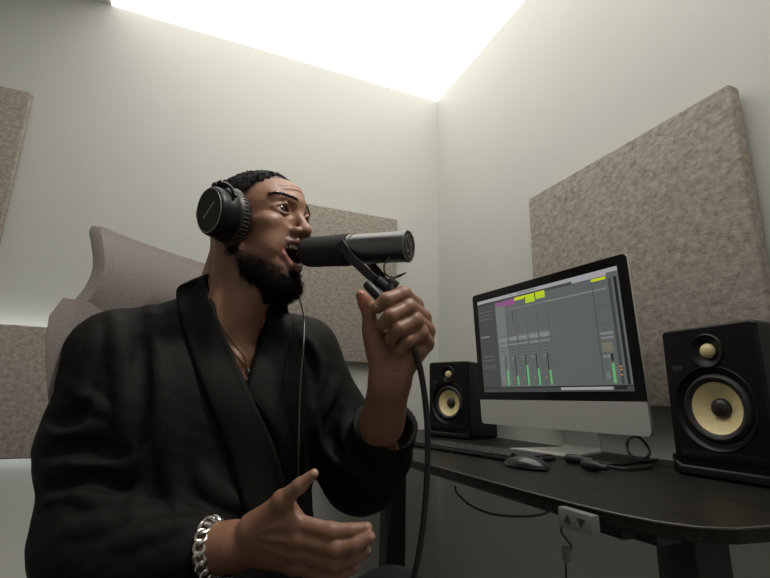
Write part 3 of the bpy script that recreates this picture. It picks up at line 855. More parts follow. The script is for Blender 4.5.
QH = 1.0
fh = sculpt_head_chest(.0018*QH)
fl_, nl, pl = sculpt_left_hand(.0014*QH)
fr_, nr, pr = sculpt_right_hand(.0014*QH)
fi = sculpt_inner(.006)
tl, tr = hand_tint_maker(pl, nl), hand_tint_maker(pr, nr)
vh, qh = fh.skin(); vl, ql = fl_.skin(); vr, qr = fr_.skin(); vi, qi = fi.skin()
cut = [len(vh), len(vh)+len(vl), len(vh)+len(vl)+len(vr)]
def body_tint(V):
    a, b, c, d = np.split(V, cut)
    return np.concatenate([head_tint(a), tl(b), tr(c), np.tile(SKIN, (len(d), 1))])
body = adopt(mesh_from('body', [(vh, qh), (vl, ql), (vr, qr), (vi, qi)], M_['skin'], None, body_tint))

# ---------------------------------------------------------------- face details
rng = np.random.default_rng(7)
def strands(name, P, N, L, r, m, parent, curl=.5, droop=None, seg=3, sides=3, lenvar=.4):
    """short tapered curly hairs rooted at P, growing along N"""
    V = []; F = []
    ang = [2*PI*k/sides for k in range(sides)]
    for p, n_ in zip(P, N):
        n_ = nrm(n_+rng.normal(0, .25, 3)); a = nrm(np.cross(n_, rng.normal(0, 1, 3))); b = np.cross(n_, a)
        l = L*(1+rng.uniform(-lenvar, lenvar)); ph = rng.uniform(0, 2*PI); b0 = len(V); q = p-n_*.001
        for i in range(seg+1):
            t = i/seg
            c = q+n_*l*t+(a*math.cos(ph+t*4)+b*math.sin(ph+t*4)-a*math.cos(ph)-b*math.sin(ph))*l*curl*.4
            if droop is not None: c = c+np.array(droop)*l*t*t
            rr = r*(1-.65*t)
            for g in ang: V.append(c+(a*math.cos(g)+b*math.sin(g))*rr)
        for i in range(seg):
            for k in range(sides):
                k2 = (k+1) % sides; F.append([b0+i*sides+k, b0+i*sides+k2, b0+(i+1)*sides+k2, b0+(i+1)*sides+k])
        F.append([b0+seg*sides+k for k in range(sides)])
    W = toW(np.array(V)); me = bpy.data.meshes.new(name); me.from_pydata(W.tolist(), [], F)
    o = link(name, me, m, None, True); adopt(o, parent); return tag(o, kind='stuff')
Vh = vh; Qh_ = Hinv(Vh)
x_, y_, z_ = Qh_.T
def pick(mask, n):
    i = np.nonzero(mask)[0]; i = rng.choice(i, min(n, len(i)), replace=False); return Vh[i], fh.grad(Vh[i])
hairline = .079-1.15*np.clip(.070-y_, 0, .2)
top = (z_ > hairline+.002) & (y_ < .062) & (z_ > .066)
fade = (z_ > hairline) & (y_ < .081) & (z_ > .018) & ~((np.abs(x_) > .055) & (y_ > .052) & (z_ < .05))
# cap of tight hair: shell pulled from the scalp, then short twists
fc = Field(H(0, 0, .06)-.16, H(0, 0, .06)+.16, .0025)
fc.ell(H(0, -.009, .040), np.array([.0745, .0985, .0785])*HS, HB, 0)
fc.ell(H(0, .032, .042), np.array([.060, .050, .052])*HS, HB, .03)
sl, g = fc._sub(fc.lo, fc.lo+fc.h*fc.n, 0)
X, Y, Z = g; sh = np.broadcast_shapes(X.shape, Y.shape, Z.shape)
Gp = np.stack([np.broadcast_to(a, sh) for a in (X, Y, Z)], -1)-HO
q = (Gp @ HB)/HS
pl_ = np.maximum(.080-1.0*np.clip(.068-q[..., 1], 0, .2)-q[..., 2], q[..., 1]-.064)*.75
pl_ = np.maximum(pl_, .012-q[..., 2])
bump = .0016*np.sin(q[..., 0]*420+3*np.sin(q[..., 1]*90))*np.sin(q[..., 1]*400+q[..., 0]*60)
A = fc.D[sl]; h_ = np.clip(.5-.5*(pl_-A)/.006, 0, 1)
fc.D[sl] = (np.maximum(A-.0015+bump*(q[..., 2] > .06), pl_)).astype(np.float32)
hv, hq = fc.skin(); hair = adopt(mesh_from('hair', [(hv, hq)], M_['hair'])); 
P, N = pick(top, 650)
strands('hair_twists', P, N*.35+hF*.5+rng.normal(0, .35, N.shape), .0065, .0029, M_['hair'], hair, .9, seg=5, sides=6, lenvar=.3)
P, N = pick(fade, 2600)
strands('faded_hair', P, N*.4-hU*.5, .0032, .0007, M_['hair'], hair, .4, seg=1)
# beard: a dense mass along the jaw with curly hairs
fb = Field(H(0, .03, -.08)-.15, H(0, .03, -.08)+.15, .0022)
def BK(a, b, ra, rb, k=.014): fb.cap(H(*a), H(*b), ra*HS, rb*HS, k)
for sx in (-1, 1):
    BK((sx*.0640, .000, -.020), (sx*.0585, .006, -.055), .0050, .0085)
    BK((sx*.0585, .006, -.055), (sx*.0420, .030, -.090), .0085, .0130)
    BK((sx*.0420, .030, -.090), (sx*.0160, .060, -.112), .0130, .0150)
    BK((sx*.0280, .042, -.098), (sx*.0120, .048, -.124), .0160, .0120)
BK((-.0130, .068, -.116), (.0130, .068, -.116), .0145, .0145)
BK((0, .058, -.130), (0, .074, -.121), .0120, .0120)
BK((-.005, .0790, -.0965), (.005, .0790, -.0965), .0085, .0085, .006)
bv, bq = fb.skin()
gn = fb.grad(bv); nz = .0012*(np.sin(bv[:, :1]*900)+np.sin(bv[:, 1:2]*1000+2)+np.sin(bv[:, 2:]*850+1))
beard = adopt(mesh_from('beard', [(bv+gn*nz, bq)], M_['hair']))
out = fh.at(bv) > -.0005
i = rng.choice(np.nonzero(out)[0], 4200); 
strands('beard_curls', bv[i], gn[i], .0065, .00070, M_['hair'], beard, 1.3, droop=(-.1, -.35, 0), seg=4)
jm = (z_ < -.056-.55*np.clip(y_-.015, 0, .1)) & (z_ > -.10) & (np.abs(x_) > .026) & (y_ > .012)
P, N = pick(jm, 1500); strands('beard_stubble', P, N, .0040, .0006, M_['hair'], beard, .6, droop=(0, -.4, 0), seg=2)
mu = (z_ > -.045) & (z_ < -.033) & (np.abs(x_) < .030) & (y_ > .070)
P, N = pick(mu, 220); strands('moustache', P, N*.3-hU*.9, .0018, .00035, M_['hair'], beard, .2, seg=1)
# eyebrows
for sx in (1, -1):
    P = []; N = []
    for k in range(520):
        t = rng.uniform(0, 1); x = sx*(.0120+.045*t); z = .0335+.0055*math.sin(t*2.6)+rng.normal(0, .0010+.0005*(1-t))
        o_ = H(x, .125-.035*t, z); d = H(x*1.0, .02, z)-o_; ln = np.linalg.norm(d); d = d/ln
        s_ = np.linspace(0, ln, 90); v = fh.at(o_+d*s_[:, None]); j = np.argmax(v < 0)
        if v[j] < 0: P.append(o_+d*s_[j]); N.append(hR*sx*1.6+hU*(.9-2.2*t)+hF*.1)
    strands('eyebrow', np.array(P), np.array(N), .0042, .00052, M_['hair'], body, .1, seg=2)
# eyes
gaze = nrm(hF*.88+hU*.20+hR*.10)
for sx in (1, -1):
    c = H(sx*.0325, .0765, .0125); r = .0133*HS
    G = Matrix(np.array(np.vstack([np.column_stack([CW[:3, :3], CW[:3, 3]]), [0, 0, 0, 1]])).tolist())
    b = MB(); b.lathe([(r*math.sin(a), r*math.cos(a)) for a in np.linspace(.58, PI, 16)], 28, G @ align(c, gaze), cap=False)
    eb = adopt(b.build('eyeball', M_['eyewhite']))
    b = MB(); b.lathe([(0, r*1.035)]+[(r*math.sin(a), r*(math.cos(a)+.035*(1-a/.64))) for a in np.linspace(.08, .64, 7)], 24, G @ align(c, gaze), cap=False)
    adopt(b.build('iris', M_['iris']), eb)
# teeth and tongue
for name, zz, yy, n_, up in (('upper_teeth', -.0505, .0920, 10, -1), ('lower_teeth', -.0800, .0790, 8, 1)):
    b = MB()
    for k in range(n_):
        u = (k-(n_-1)/2)/(n_/2); x = .0225*math.sin(u*1.35); y = yy-.019*u*u; a = u*1.1
        w = .0042 if abs(u) > .25 else .0048
        Mx = G @ Matrix(np.array(np.vstack([np.column_stack([HB*HS, H(x, y, zz)]), [0, 0, 0, 1]])).tolist()) @ Matrix.Rotation(-a, 4, 'Z')
        b.box((0, 0, 0), (w, .0045, .0085 if up < 0 else .006), .0014, M=Mx)
    tag(adopt(b.build(name, M_['teeth'])), kind='stuff')
b = MB(); bm = bmesh.new(); bmesh.ops.create_uvsphere(bm, u_segments=20, v_segments=12, radius=1)
Mx = G @ Matrix(np.array(np.vstack([np.column_stack([HB*HS, H(0, .062, -.080)]), [0, 0, 0, 1]])).tolist())
for v in bm.verts: v.co = Vector((v.co.x*.016, v.co.y*.022, v.co.z*.0065))
adopt(MB().bm(bm, Mx).build('tongue', M_['tongue']))

# ---------------------------------------------------------------- clothes
def polydist(u, v, poly):
    """signed distance to a closed polygon, negative inside"""
    d = np.full(u.shape, 1e9); ins = np.zeros(u.shape, bool); n = len(poly)
    for i in range(n):
        ax, ay = poly[i]; bx, by = poly[(i+1) % n]; ex, ey = bx-ax, by-ay
        t = np.clip(((u-ax)*ex+(v-ay)*ey)/(ex*ex+ey*ey), 0, 1)
        d = np.minimum(d, np.hypot(u-ax-t*ex, v-ay-t*ey))
        c = ((ay > v) != (by > v)) & (u < (bx-ax)*(v-ay)/(by-ay+1e-12)+ax); ins ^= c
    return np.where(ins, -d, d)
fj = Field([-.66, -.86, -1.10], [.10, .03, -.50], .0036)
fj.ell(Tt(0, -.01, -.14), (.185, .125, .20), TB, 0)
fj.ell(Tt(0, .0, -.34), (.185, .130, .20), TB, .06); fj.ell(Tt(-.01, .01, -.50), (.205, .150, .17), TB, .06)
for sx in (-1, 1):
    fj.cap(Tt(sx*.040, -.015, .052), Tt(sx*.150, -.015, .005), .062, .068, .04)
    fj.ell(Tt(sx*.085, .050, -.10), (.095, .060, .095), TB, .04)
# right sleeve (left in the photo)
fj.chain([C(114, 356, .80), C(98, 445, .77), C(94, 538, .705)], [.076, .080, .074], .035)
fj.chain([C(94, 540, .705), C(140, 552, .69), C(189, 549, .672)], [.076, .068, .047], .035)
# left sleeve
fj.chain([C(304, 352, .92), C(334, 420, .92), C(360, 472, .885)], [.068, .066, .070], .03)
fj.chain([C(361, 472, .885), C(377, 452, .85)], [.071, .064], .02)
fj.cap(C(377, 452, .85), C(389, 410, .79), .062, .055, .008)
# the cuff is cut square and hollow
cc, cd = C(386, 425, .800), nrm(C(388, 384, .725)-C(372, 474, .86))
sl, (X, Y, Z) = fj._sub(cc-.11, cc+.11, 0)
pd = (X-cc[0])*cd[0]+(Y-cc[1])*cd[1]+(Z-cc[2])*cd[2]
fj.D[sl] = np.maximum(fj.D[sl], np.where(X > cc[0]-.075, np.minimum(pd, .05), -1)).astype(np.float32)
fj.cap(cc-cd*.012, cc+cd*.06, .046, .049, .004, 'cut')
# folds: soft ridges laid on the cloth
def fold(pts, r=.006, k=.016, off=.002, d=None, op='add'):
    hs_ = [fj.hit(*p) for p in spline([(a, b, 0) for a, b in pts], 5) for p in [p[:2]]]
    hs_ = [h for h in hs_ if h is not None]
    if len(hs_) < 2: return
    n_ = fj.grad(np.array(hs_)); m_ = len(hs_)
    P = [h-nn*(r-off) if op == 'add' else h+nn*(r-off) for h, nn in zip(hs_, n_)]
    R_s = [max(.0015, r*math.sin(PI*(.12+.76*i/(m_-1)))) for i in range(m_)]
    fold_q.append((P, R_s, k, op))
fold_q = []
FOLDS = [([(112, 312), (118, 345), (122, 385), (120, 440)], .009), ([(150, 305), (158, 350), (160, 400), (155, 460)], .007),
         ([(60, 375), (85, 400), (108, 412)], .009), ([(42, 425), (70, 432), (100, 424)], .009), ([(36, 470), (70, 462), (112, 470), (140, 462)], .010),
         ([(32, 505), (70, 490), (110, 500), (150, 486)], .010), ([(60, 530), (110, 520), (160, 505)], .010), ([(110, 545), (150, 530), (192, 520)], .009),
         ([(96, 330), (84, 360), (78, 400)], .008), ([(175, 420), (170, 470), (180, 515)], .009), ([(140, 430), (142, 480), (130, 520)], .009),
         ([(300, 330), (318, 360), (322, 400)], .008), ([(335, 380), (328, 410), (338, 440)], .008), ([(350, 415), (340, 440), (332, 460)], .008),
         ([(310, 400), (320, 440), (345, 470)], .009), ([(345, 450), (352, 470), (375, 488)], .008), ([(382, 450), (372, 470), (356, 480)], .007),
         ([(270, 400), (282, 440), (286, 480)], .008), ([(300, 420), (300, 460), (308, 480)], .008), ([(200, 470), (215, 490), (245, 505)], .008)]
for p, r in FOLDS: fold(p, r)
for p, r in (([(88, 405), (70, 418), (48, 415)], .009), ([(140, 340), (142, 390), (138, 450)], .008), ([(50, 450), (85, 446), (118, 452)], .009), ([(45, 488), (90, 478), (130, 484)], .009),
             ([(340, 400), (330, 430), (345, 460)], .008), ([(305, 345), (310, 380), (300, 430)], .008)): fold(p, r, .014, .0035, op='cut')
for P, rs, k, op in fold_q: fj.chain(P, rs, k, op)
# V opening: open from the throat to the breastbone
V_poly = [(170, 200), (204, 284), (222, 330), (247, 383), (256, 345), (268, 300), (300, 260), (300, 200)]
sl, (X, Y, Z) = fj._sub([-.45, -.22, -1.1], [-.10, .10, -.6], 0)
u = 385+FX*X/(-Z)+0*Y; v = 288-FX*Y/(-Z)+0*X
sh = np.broadcast_shapes(u.shape, v.shape); u = np.broadcast_to(u, sh); v = np.broadcast_to(v, sh)
pd = polydist(u, v, V_poly)*.83/FX
nbk = Tt(0, -.035, .06); w_ = ((X-nbk[0])*tF[0]+(Y-nbk[1])*tF[1]+(Z-nbk[2])*tF[2])
cutd = np.maximum(pd, -(w_+0.0))
fj.D[sl] = np.maximum(fj.D[sl], -cutd).astype(np.float32)
fj.cap(Tt(0, -.025, .03), H(0, -.03, -.06), .058, .078, .004, 'cut')
jv, jq = fj.skin(); gj = fj.grad(jv)
wr = .00045*(np.sin(jv[:, 0]*120+3*np.sin(jv[:, 1]*60))*np.sin(jv[:, 1]*90+jv[:, 2]*70)+.6*np.sin(jv[:, 1]*210+jv[:, 0]*130))
jacket = adopt(mesh_from('jacket', [(jv+gj*wr[:, None], jq)], M_['jacket']))
def drape(name, A, B, off0, off1, th, m, parent, nu=10, f=None):
    """cloth band between two edge lines, laid on the jacket"""
    f = f or fj; a = np.array([p for p in spline([(x, y, 0) for x, y in A], 8)])[:, :2]; b = np.array([p for p in spline([(x, y, 0) for x, y in B], 8)])[:, :2]
    n = min(len(a), len(b)); rows = []; last = None
    for i in range(n):
        row = []
        for k in range(nu+1):
            t = k/nu; p = a[i]*(1-t)+b[i]*t; h = f.hit(*p); h2 = fh.hit(*p)
            if h2 is not None and (h is None or h2[2] > h[2]): h = h2
            row.append(h)
        rows.append(row)
    # fill misses with the depth of the nearest row point
    D = np.array([[(-h[2] if h is not None else np.nan) for h in r] for r in rows])
    med = np.nanmedian(D)
    for i in range(n):
        ok = ~np.isnan(D[i])
        if ok.any(): D[i] = np.interp(np.arange(nu+1), np.nonzero(ok)[0], D[i][ok])
        else: D[i] = D[i-1] if i else med
    D = np.minimum(D, np.nanmedian(D, axis=1)[:, None]+.012)
    for _ in range(3):
        E_ = np.pad(D, 1, mode='edge'); D = (E_[1:-1, 1:-1]*2+E_[:-2, 1:-1]+E_[2:, 1:-1]+E_[1:-1, :-2]+E_[1:-1, 2:])/6
    P = np.zeros((n, nu+1, 3))
    for i in range(n):
        for k in range(nu+1):
            t = k/nu; p = a[i]*(1-t)+b[i]*t
            P[i, k] = C(p[0], p[1], D[i, k]-(off0*(1-t)+off1*t)-.0035*math.sin(PI*t))
    Nn = np.cross(np.gradient(P, axis=1), np.gradient(P, axis=0)); Nn /= np.linalg.norm(Nn, axis=2, keepdims=True)+1e-9
    Nn[Nn[..., 2] < 0] *= -1
    Fr = P.reshape(-1, 3); Bk = (P-Nn*th).reshape(-1, 3); W = toW(np.concatenate([Fr, Bk])); m0 = n*(nu+1); Fs = []
    for i in range(n-1):
        for k in range(nu):
            q = [i*(nu+1)+k, (i+1)*(nu+1)+k, (i+1)*(nu+1)+k+1, i*(nu+1)+k+1]; Fs += [q, [j+m0 for j in q[::-1]]]
    rim = [i*(nu+1) for i in range(n)]+[(n-1)*(nu+1)+k for k in range(1, nu+1)]+[i*(nu+1)+nu for i in range(n-2, -1, -1)]+[k for k in range(nu-1, 0, -1)]
    for i in range(len(rim)): j = (i+1) % len(rim); Fs.append([rim[j], rim[i], rim[i]+m0, rim[j]+m0])
    me = bpy.data.meshes.new(name); me.from_pydata(W.tolist(), [], Fs); o = link(name, me, m, None, True)
    bm = bmesh.new(); bm.from_mesh(me); bmesh.ops.recalc_face_normals(bm, faces=bm.faces[:]); bm.to_mesh(me); bm.free()
    adopt(o, parent); return o
drape('lapel', [(262, 297), (266, 318), (258, 348), (249, 378), (247, 392)], [(284, 300), (292, 325), (286, 362), (280, 400), (276, 430)], .004, .004, .006, M_['lapel'], jacket)
drape('lapel', [(206, 273), (206, 284), (218, 318), (237, 362), (254, 400), (272, 440), (284, 480), (290, 515)], [(190, 279), (176, 291), (184, 330), (198, 372), (212, 410), (228, 450), (240, 490), (248, 520)], .011, .008, .007, M_['lapel'], jacket)
# trousers and shoes
ft = Field([-.75, -1.30, -1.15], [.25, -.30, -.20], .006)
hipR, hipL = Tt(.10, -.02, -.55), Tt(-.09, -.02, -.55)
ft.ell(Tt(0, -.02, -.53), (.19, .14, .13), TB, 0)
wup = np.array([.028, .97, -.243]); wup = nrm(wup)
def CWi(w): return (np.array(w)-CW[:3, 3]) @ CW[:3, :3]
kneeL = C(392, 618, .72); kneeR = C(215, 655, .52)
def foot_of(k, dx): w = toW(k); return w
ft.chain([hipL, kneeL], [.088, .066], .05); ft.chain([hipR, kneeR], [.090, .068], .05)
kl_, kr_ = toW(kneeL), toW(kneeR)
anL, anR = kl_+np.array([.02, .0, 0]), kr_+np.array([-.02, -.02, 0]); anL[2] = .11; anR[2] = .11
ft.chain([kneeL, CWi(anL)], [.064, .048], .03); ft.chain([kneeR, CWi(anR)], [.066, .048], .03)
tv, tq = ft.skin(); adopt(mesh_from('trousers', [(tv, tq)], M_['trouser']))
for an in (anL, anR):
    bm = bmesh.new(); bmesh.ops.create_uvsphere(bm, u_segments=24, v_segments=14, radius=1)
    for v in bm.verts:
        x, y, z = v.co; v.co = Vector((x*.14, y*.048*(1+.15*x), max(z, -.62)*(.062-.018*x)+.002))
    d = Vector((.95, .3, 0)).to_track_quat('X', 'Z').to_matrix().to_4x4()
    adopt(MB().bm(bm, Matrix.Translation(Vector((an[0]+.05, an[1]+.015, .042))) @ d).build('shoe', M_['rubber']))

# ---------------------------------------------------------------- headphones
fhs = fh.hit(238, 217); padc = fhs+np.array([-.006, 0, 0]); cax = nrm(np.array([-.55, .12, .83]))
hp = empty('headphones', tuple(toW(padc)), 0, 'black over-ear headphones with a ringed ear cup worn on the head', 'headphones')
upv = nrm(hU-cax*np.dot(hU, cax)); sdv = np.cross(upv, cax)
def cupM(o, flip=1): return G @ Matrix(np.array(np.vstack([np.column_stack([sdv*1.0, upv*1.0, cax*flip, o]), [0, 0, 0, 1]])).tolist())
Mc = cupM(padc)
ry, rz = .92, 1.10
b = MB().lathe([(.024, .010), (.026, -.004), (.034, -.010), (.042, -.006), (.0450, .004), (.0445, .014), (.040, .019), (.030, .020), (.024, .016)], 48, Mc, sx=ry, sy=rz)
pad = adopt(b.build('ear_pad', M_['hppad']), hp)
b = MB()
for k in range(44):
    a = 2*PI*k/44; r0, r1 = .0447, .0456
    b.tube([(math.cos(a)*.0440*ry, math.sin(a)*.0440*rz, .000), (math.cos(a)*.0458*ry, math.sin(a)*.0458*rz, .006), (math.cos(a)*.0448*ry, math.sin(a)*.0448*rz, .0125)], .0009, 5, M=Mc)
tag(adopt(b.build('pad_stitching', M_['hpring']), pad), kind='stuff')
b = MB().lathe([(.0, .016), (.041, .016), (.0430, .020), (.0425, .028), (.0400, .034), (.0395, .037), (.0390, .045), (.0375, .050), (.034, .0525), (.0, .0525)], 48, Mc, sx=ry, sy=rz)
cup = adopt(b.build('ear_cup', M_['hp']), hp)
b = MB().tube([(math.cos(2*PI*k/48)*.0345*ry, math.sin(2*PI*k/48)*.0345*rz, .0526) for k in range(48)], .0007, 6, M=Mc, closed=True)
adopt(b.build('cup_ring', M_['hpring']), cup)
b = MB().lathe([(0, .0528), (.0330, .0528), (.0330, .0522)], 40, Mc, sx=ry, sy=rz); adopt(b.build('cup_disc', M_['hpdark']), cup)
b = MB()
for k in range(9):
    t = (k-4)*.0034; b.box((t*1.0, t*.72, .0530), (.0028, .0034, .0004), M=Mc, rot=Matrix.Rotation(R_(36), 4, 'Z'))
tag(adopt(b.build('cup_lettering', M_['printlight']), cup), kind='stuff')
# yoke, hinge and headband round the back of the head
b = MB()
arc = [(.0470*ry*math.cos(a), .0470*rz*math.sin(a), .030) for a in np.linspace(R_(20), R_(160), 18)]
b.tube(arc, .0035, 8, M=Mc); adopt(b.build('yoke', M_['hp']), hp)
b = MB().box((-.002, .053, .026), (.026, .012, .018), .004, M=Mc); b.box((-.004, .051, .036), (.012, .010, .006), .002, M=Mc); hg = adopt(b.build('hinge', M_['hp']), hp)
b = MB().lathe([(0, 0), (.004, 0), (.004, .002), (0, .0025)], 14, Mc @ Matrix.Translation((-.018, .047, .030))); adopt(b.build('screw', M_['hpmetal']), hg)
band = [padc+cax*.016+upv*.044, H(.080, -.052, .040), H(.060, -.086, .030), H(.0, -.1135, .026), H(-.060, -.086, .030), H(-.082, -.050, .035), H(-.092, -.010, .045)]
bp = spline(band, 8); b = MB()
for k, p in enumerate(bp[:-1]): pass
b.tube([tuple(p) for p in bp], .0065, 10, M=G); adopt(b.build('headband', M_['hp']), hp)
oc = H(-.079, -.002, .002); ax2 = nrm(-hR+hF*.1); u2 = nrm(hU-ax2*np.dot(hU, ax2)); s2 = np.cross(u2, ax2)
M2 = G @ Matrix(np.array(np.vstack([np.column_stack([s2, u2, ax2, oc]), [0, 0, 0, 1]])).tolist())
b = MB().lathe([(.024, .010), (.026, -.002), (.034, -.006), (.042, -.002), (.0445, .008), (.040, .019), (.024, .018)], 36, M2, sx=ry, sy=rz); adopt(b.build('ear_pad', M_['hppad']), hp)
b = MB().lathe([(.0, .016), (.041, .016), (.0425, .026), (.0385, .036), (.034, .048), (.0, .050)], 36, M2, sx=ry, sy=rz); adopt(b.build('ear_cup', M_['hp']), hp)
def cordpts(L): return [toW(C(*p)) for p in L]
def jd(px, py, o=.010):
    h = fj.hit(px, py); return (-h[2]-o-.006) if h is not None else .75
P = [(288, 262, .955), (294, 284, .895), (299, 296, .855), (304, 318, jd(304, 318)), (303.5, 345, jd(303, 345)), (301, 375, jd(301, 375)), (299.5, 410, jd(299, 410)), (298.5, 445, jd(298, 445)), (298, 474, jd(298, 474)), (296, 505, jd(296, 505, .004)), (292, 545, jd(292, 545, .004))]
cable('headphone_cord', cordpts(P), .0014, 'thin headphone cord hanging down the front of the black jacket', 'cord', n=6, cat='cord')

# ---------------------------------------------------------------- microphone
mA, mB = C(303.5, 251.6, .838), C(409, 245.2, .748)
max_ = nrm(mB-mA); mlen = np.linalg.norm(mB-mA)
mu_ = nrm(np.array([0, 1, 0])-max_*max_[1]); ms_ = np.cross(mu_, max_)
mic = empty('microphone', tuple(toW(mB)), 0, 'black broadcast microphone with foam windscreen held in front of the mouth', 'microphone')
def micM(o): return G @ Matrix(np.array(np.vstack([np.column_stack([ms_, mu_, max_, o]), [0, 0, 0, 1]])).tolist())
Mm = micM(mA); L = mlen; wl = L*.47
b = MB().lathe([(0, 0), (.016, .0005), (.0225, .003), (.0258, .009), (.0270, .018), (.0272, wl*.6), (.0280, wl*.93), (.0275, wl), (0, wl)], 40, Mm); adopt(b.build('windscreen', M_['micfoam']), mic)
b = MB().lathe([(0, wl-.004), (.0245, wl-.004), (.0262, wl+.002), (.0262, wl+.006), (.0250, wl+.008), (.0256, wl+.016), (.0256, L-.006), (.0262, L-.005), (.0262, L-.001), (.0252, L), (.0235, L), (.0230, L-.003), (0, L-.003)], 48, Mm)
bd = adopt(b.build('mic_body', M_['micbody']), mic)
b = MB().lathe([(.0228, L-.0030), (.0222, L-.0010), (.019, L-.0005), (0, L-.0005)], 40, Mm); adopt(b.build('rear_plate', M_['micback']), bd)
b = MB()
for (x, y, w, h, a) in ((-.004, .006, .003, .018, 35), (.006, .002, .003, .014, -30), (-.006, -.008, .012, .003, 20), (.003, -.012, .010, .0025, -35), (.010, .010, .006, .0025, 60), (-.012, .002, .006, .002, 80)):
    b.box((x, y, L), (w, h, .0014), .0004, M=Mm, rot=Matrix.Rotation(R_(a), 4, 'Z'), seg=1)
b.tube([(math.cos(2*PI*k/32)*.0175, math.sin(2*PI*k/32)*.0175, L-.0003) for k in range(32)], .0009, 6, M=Mm, closed=True)
tag(adopt(b.build('rear_engraving', M_['micring']), bd), kind='stuff')
b = MB().tube([(math.cos(2*PI*k/40)*.0258, math.sin(2*PI*k/40)*.0258, wl+.0085) for k in range(40)], .0009, 6, M=Mm, closed=True); adopt(b.build('trim_ring', M_['micring']), bd)
# small lettering along the body
fcu = bpy.data.curves.new('lettering', 'FONT'); fcu.body = 'MICROPHONE'; fcu.size = .0082; fcu.align_x = 'CENTER'; fcu.extrude = 0; fcu.space_character = 1.15
to = bpy.data.objects.new('lettering', fcu); COL.objects.link(to); bpy.context.view_layer.update()
tm = bpy.data.meshes.new_from_object(to.evaluated_get(bpy.context.evaluated_depsgraph_get())); bpy.data.objects.remove(to)
bm = bmesh.new(); bm.from_mesh(tm); bmesh.ops.subdivide_edges(bm, edges=[e for e in bm.edges if e.calc_length() > .002], cuts=2)
vo = toW(C(385, 240, .76)); view = nrm(-C(385, 240, .76))
th0 = math.atan2(np.dot(view, mu_), np.dot(view, ms_))-R_(30)
for v in bm.verts:
    a = th0-v.co.y/.0258; r = .02575; zc_ = L*.755+v.co.x
    p = mA+max_*zc_+(ms_*math.cos(a)+mu_*math.sin(a))*r; v.co = Vector(toW(p))
me = bpy.data.meshes.new('lettering'); bm.to_mesh(me); bm.free()
o = link('lettering', me, M_['print']); tag(adopt(o, bd), kind='stuff')
# yoke: two flat arms either side of the body joined below, then the grip in the fist
def mp(px, py, d): return C(px, py, d)
pv = mA+max_*(wl+.004)
joint = C(385, 281, .735)
b = MB()
for s_ in (1, -1):
    side = ms_*s_
    p0 = pv+side*.0285+mu_*.010-max_*.006; p1 = pv+side*.030-mu_*.016+max_*.014; p2 = joint-max_*.010+side*.018+mu_*.004; p3 = joint+side*.004-mu_*.002
    for a_, c_ in ((p0, p1), (p1, p2), (p2, p3)):
        z_a = nrm(c_-a_); x_a = nrm(side-z_a*np.dot(side, z_a)); y_a = np.cross(z_a, x_a); l_ = np.linalg.norm(c_-a_)+.004
        Ma = G @ Matrix(np.array(np.vstack([np.column_stack([x_a, y_a, z_a, (a_+c_)/2]), [0, 0, 0, 1]])).tolist())
        b.box((0, 0, 0), (.0035, .0150, l_), .0012, M=Ma)
yk = adopt(b.build('yoke', M_['micbracket']), mic)
for s_ in (1, -1): adopt(MB().lathe([(0, 0), (.0085, 0), (.0090, .002), (.0085, .005), (0, .0055)], 24, G @ align(pv+ms_*s_*.026, ms_*s_)).build('pivot_knob', M_['micbracket']), yk)
b = MB(); k0, k1 = C(367.5, 283.5, .722), C(381, 298, .712)
b.tube([k0-(k1-k0)*.1, k0, k0+(k1-k0)*.5, k1], [.0060, .0078, .0082, .0080], 20, M=G); adopt(b.build('clamp_knob', M_['micbracket']), mic)
b = MB(); b.tube([C(377, 279, .728), C(388, 288, .728)], .0085, 14, M=G); b.tube([C(388, 279, .732), C(397, 286, .732)], .0080, 14, M=G); adopt(b.build('swivel_joint', M_['micbracket']), mic)
g0, g1 = C(389, 284, .728), C(409, 339, .708)
b = MB(); b.tube([g0, g0+(g1-g0)*.25, g0+(g1-g0)*.3, g1-(g1-g0)*.08, g1], [.0085, .0085, .0098, .0098, .0070], 18, M=G); adopt(b.build('grip', M_['micbracket']), mic)
P = [(407, 333, .708), (411.5, 342, .700), (416, 352, .697), (421, 372, .700), (425, 398, .705), (427.5, 430, .71), (427.5, 465, .715), (425, 505, .72), (420, 545, .72), (412, 585, .72), (398, 650, .72)]
cable('microphone_cable', cordpts(P), .0047, 'thick black microphone cable hanging from the fist past the desk', n=12)
P = [(389.5, 257.5, .742), (385.5, 262, .738), (384, 267.5, .735), (386, 273.5, .733), (392, 276.5, .730), (399, 275.5, .727), (404.5, 272.5, .724)]
b = MB(); b.tube([tuple(q) for q in spline([C(*p) for p in P], 8)], .0013, 8, M=G)
b.tube([C(387.5, 259, .740), C(390.5, 256, .743)], .0018, 8, M=G); b.tube([C(397, 275.8, .727), C(406.5, 271.5, .723)], [.0022, .0009], 8, M=G)
adopt(b.build('retaining_cord', M_['cable']), mic)

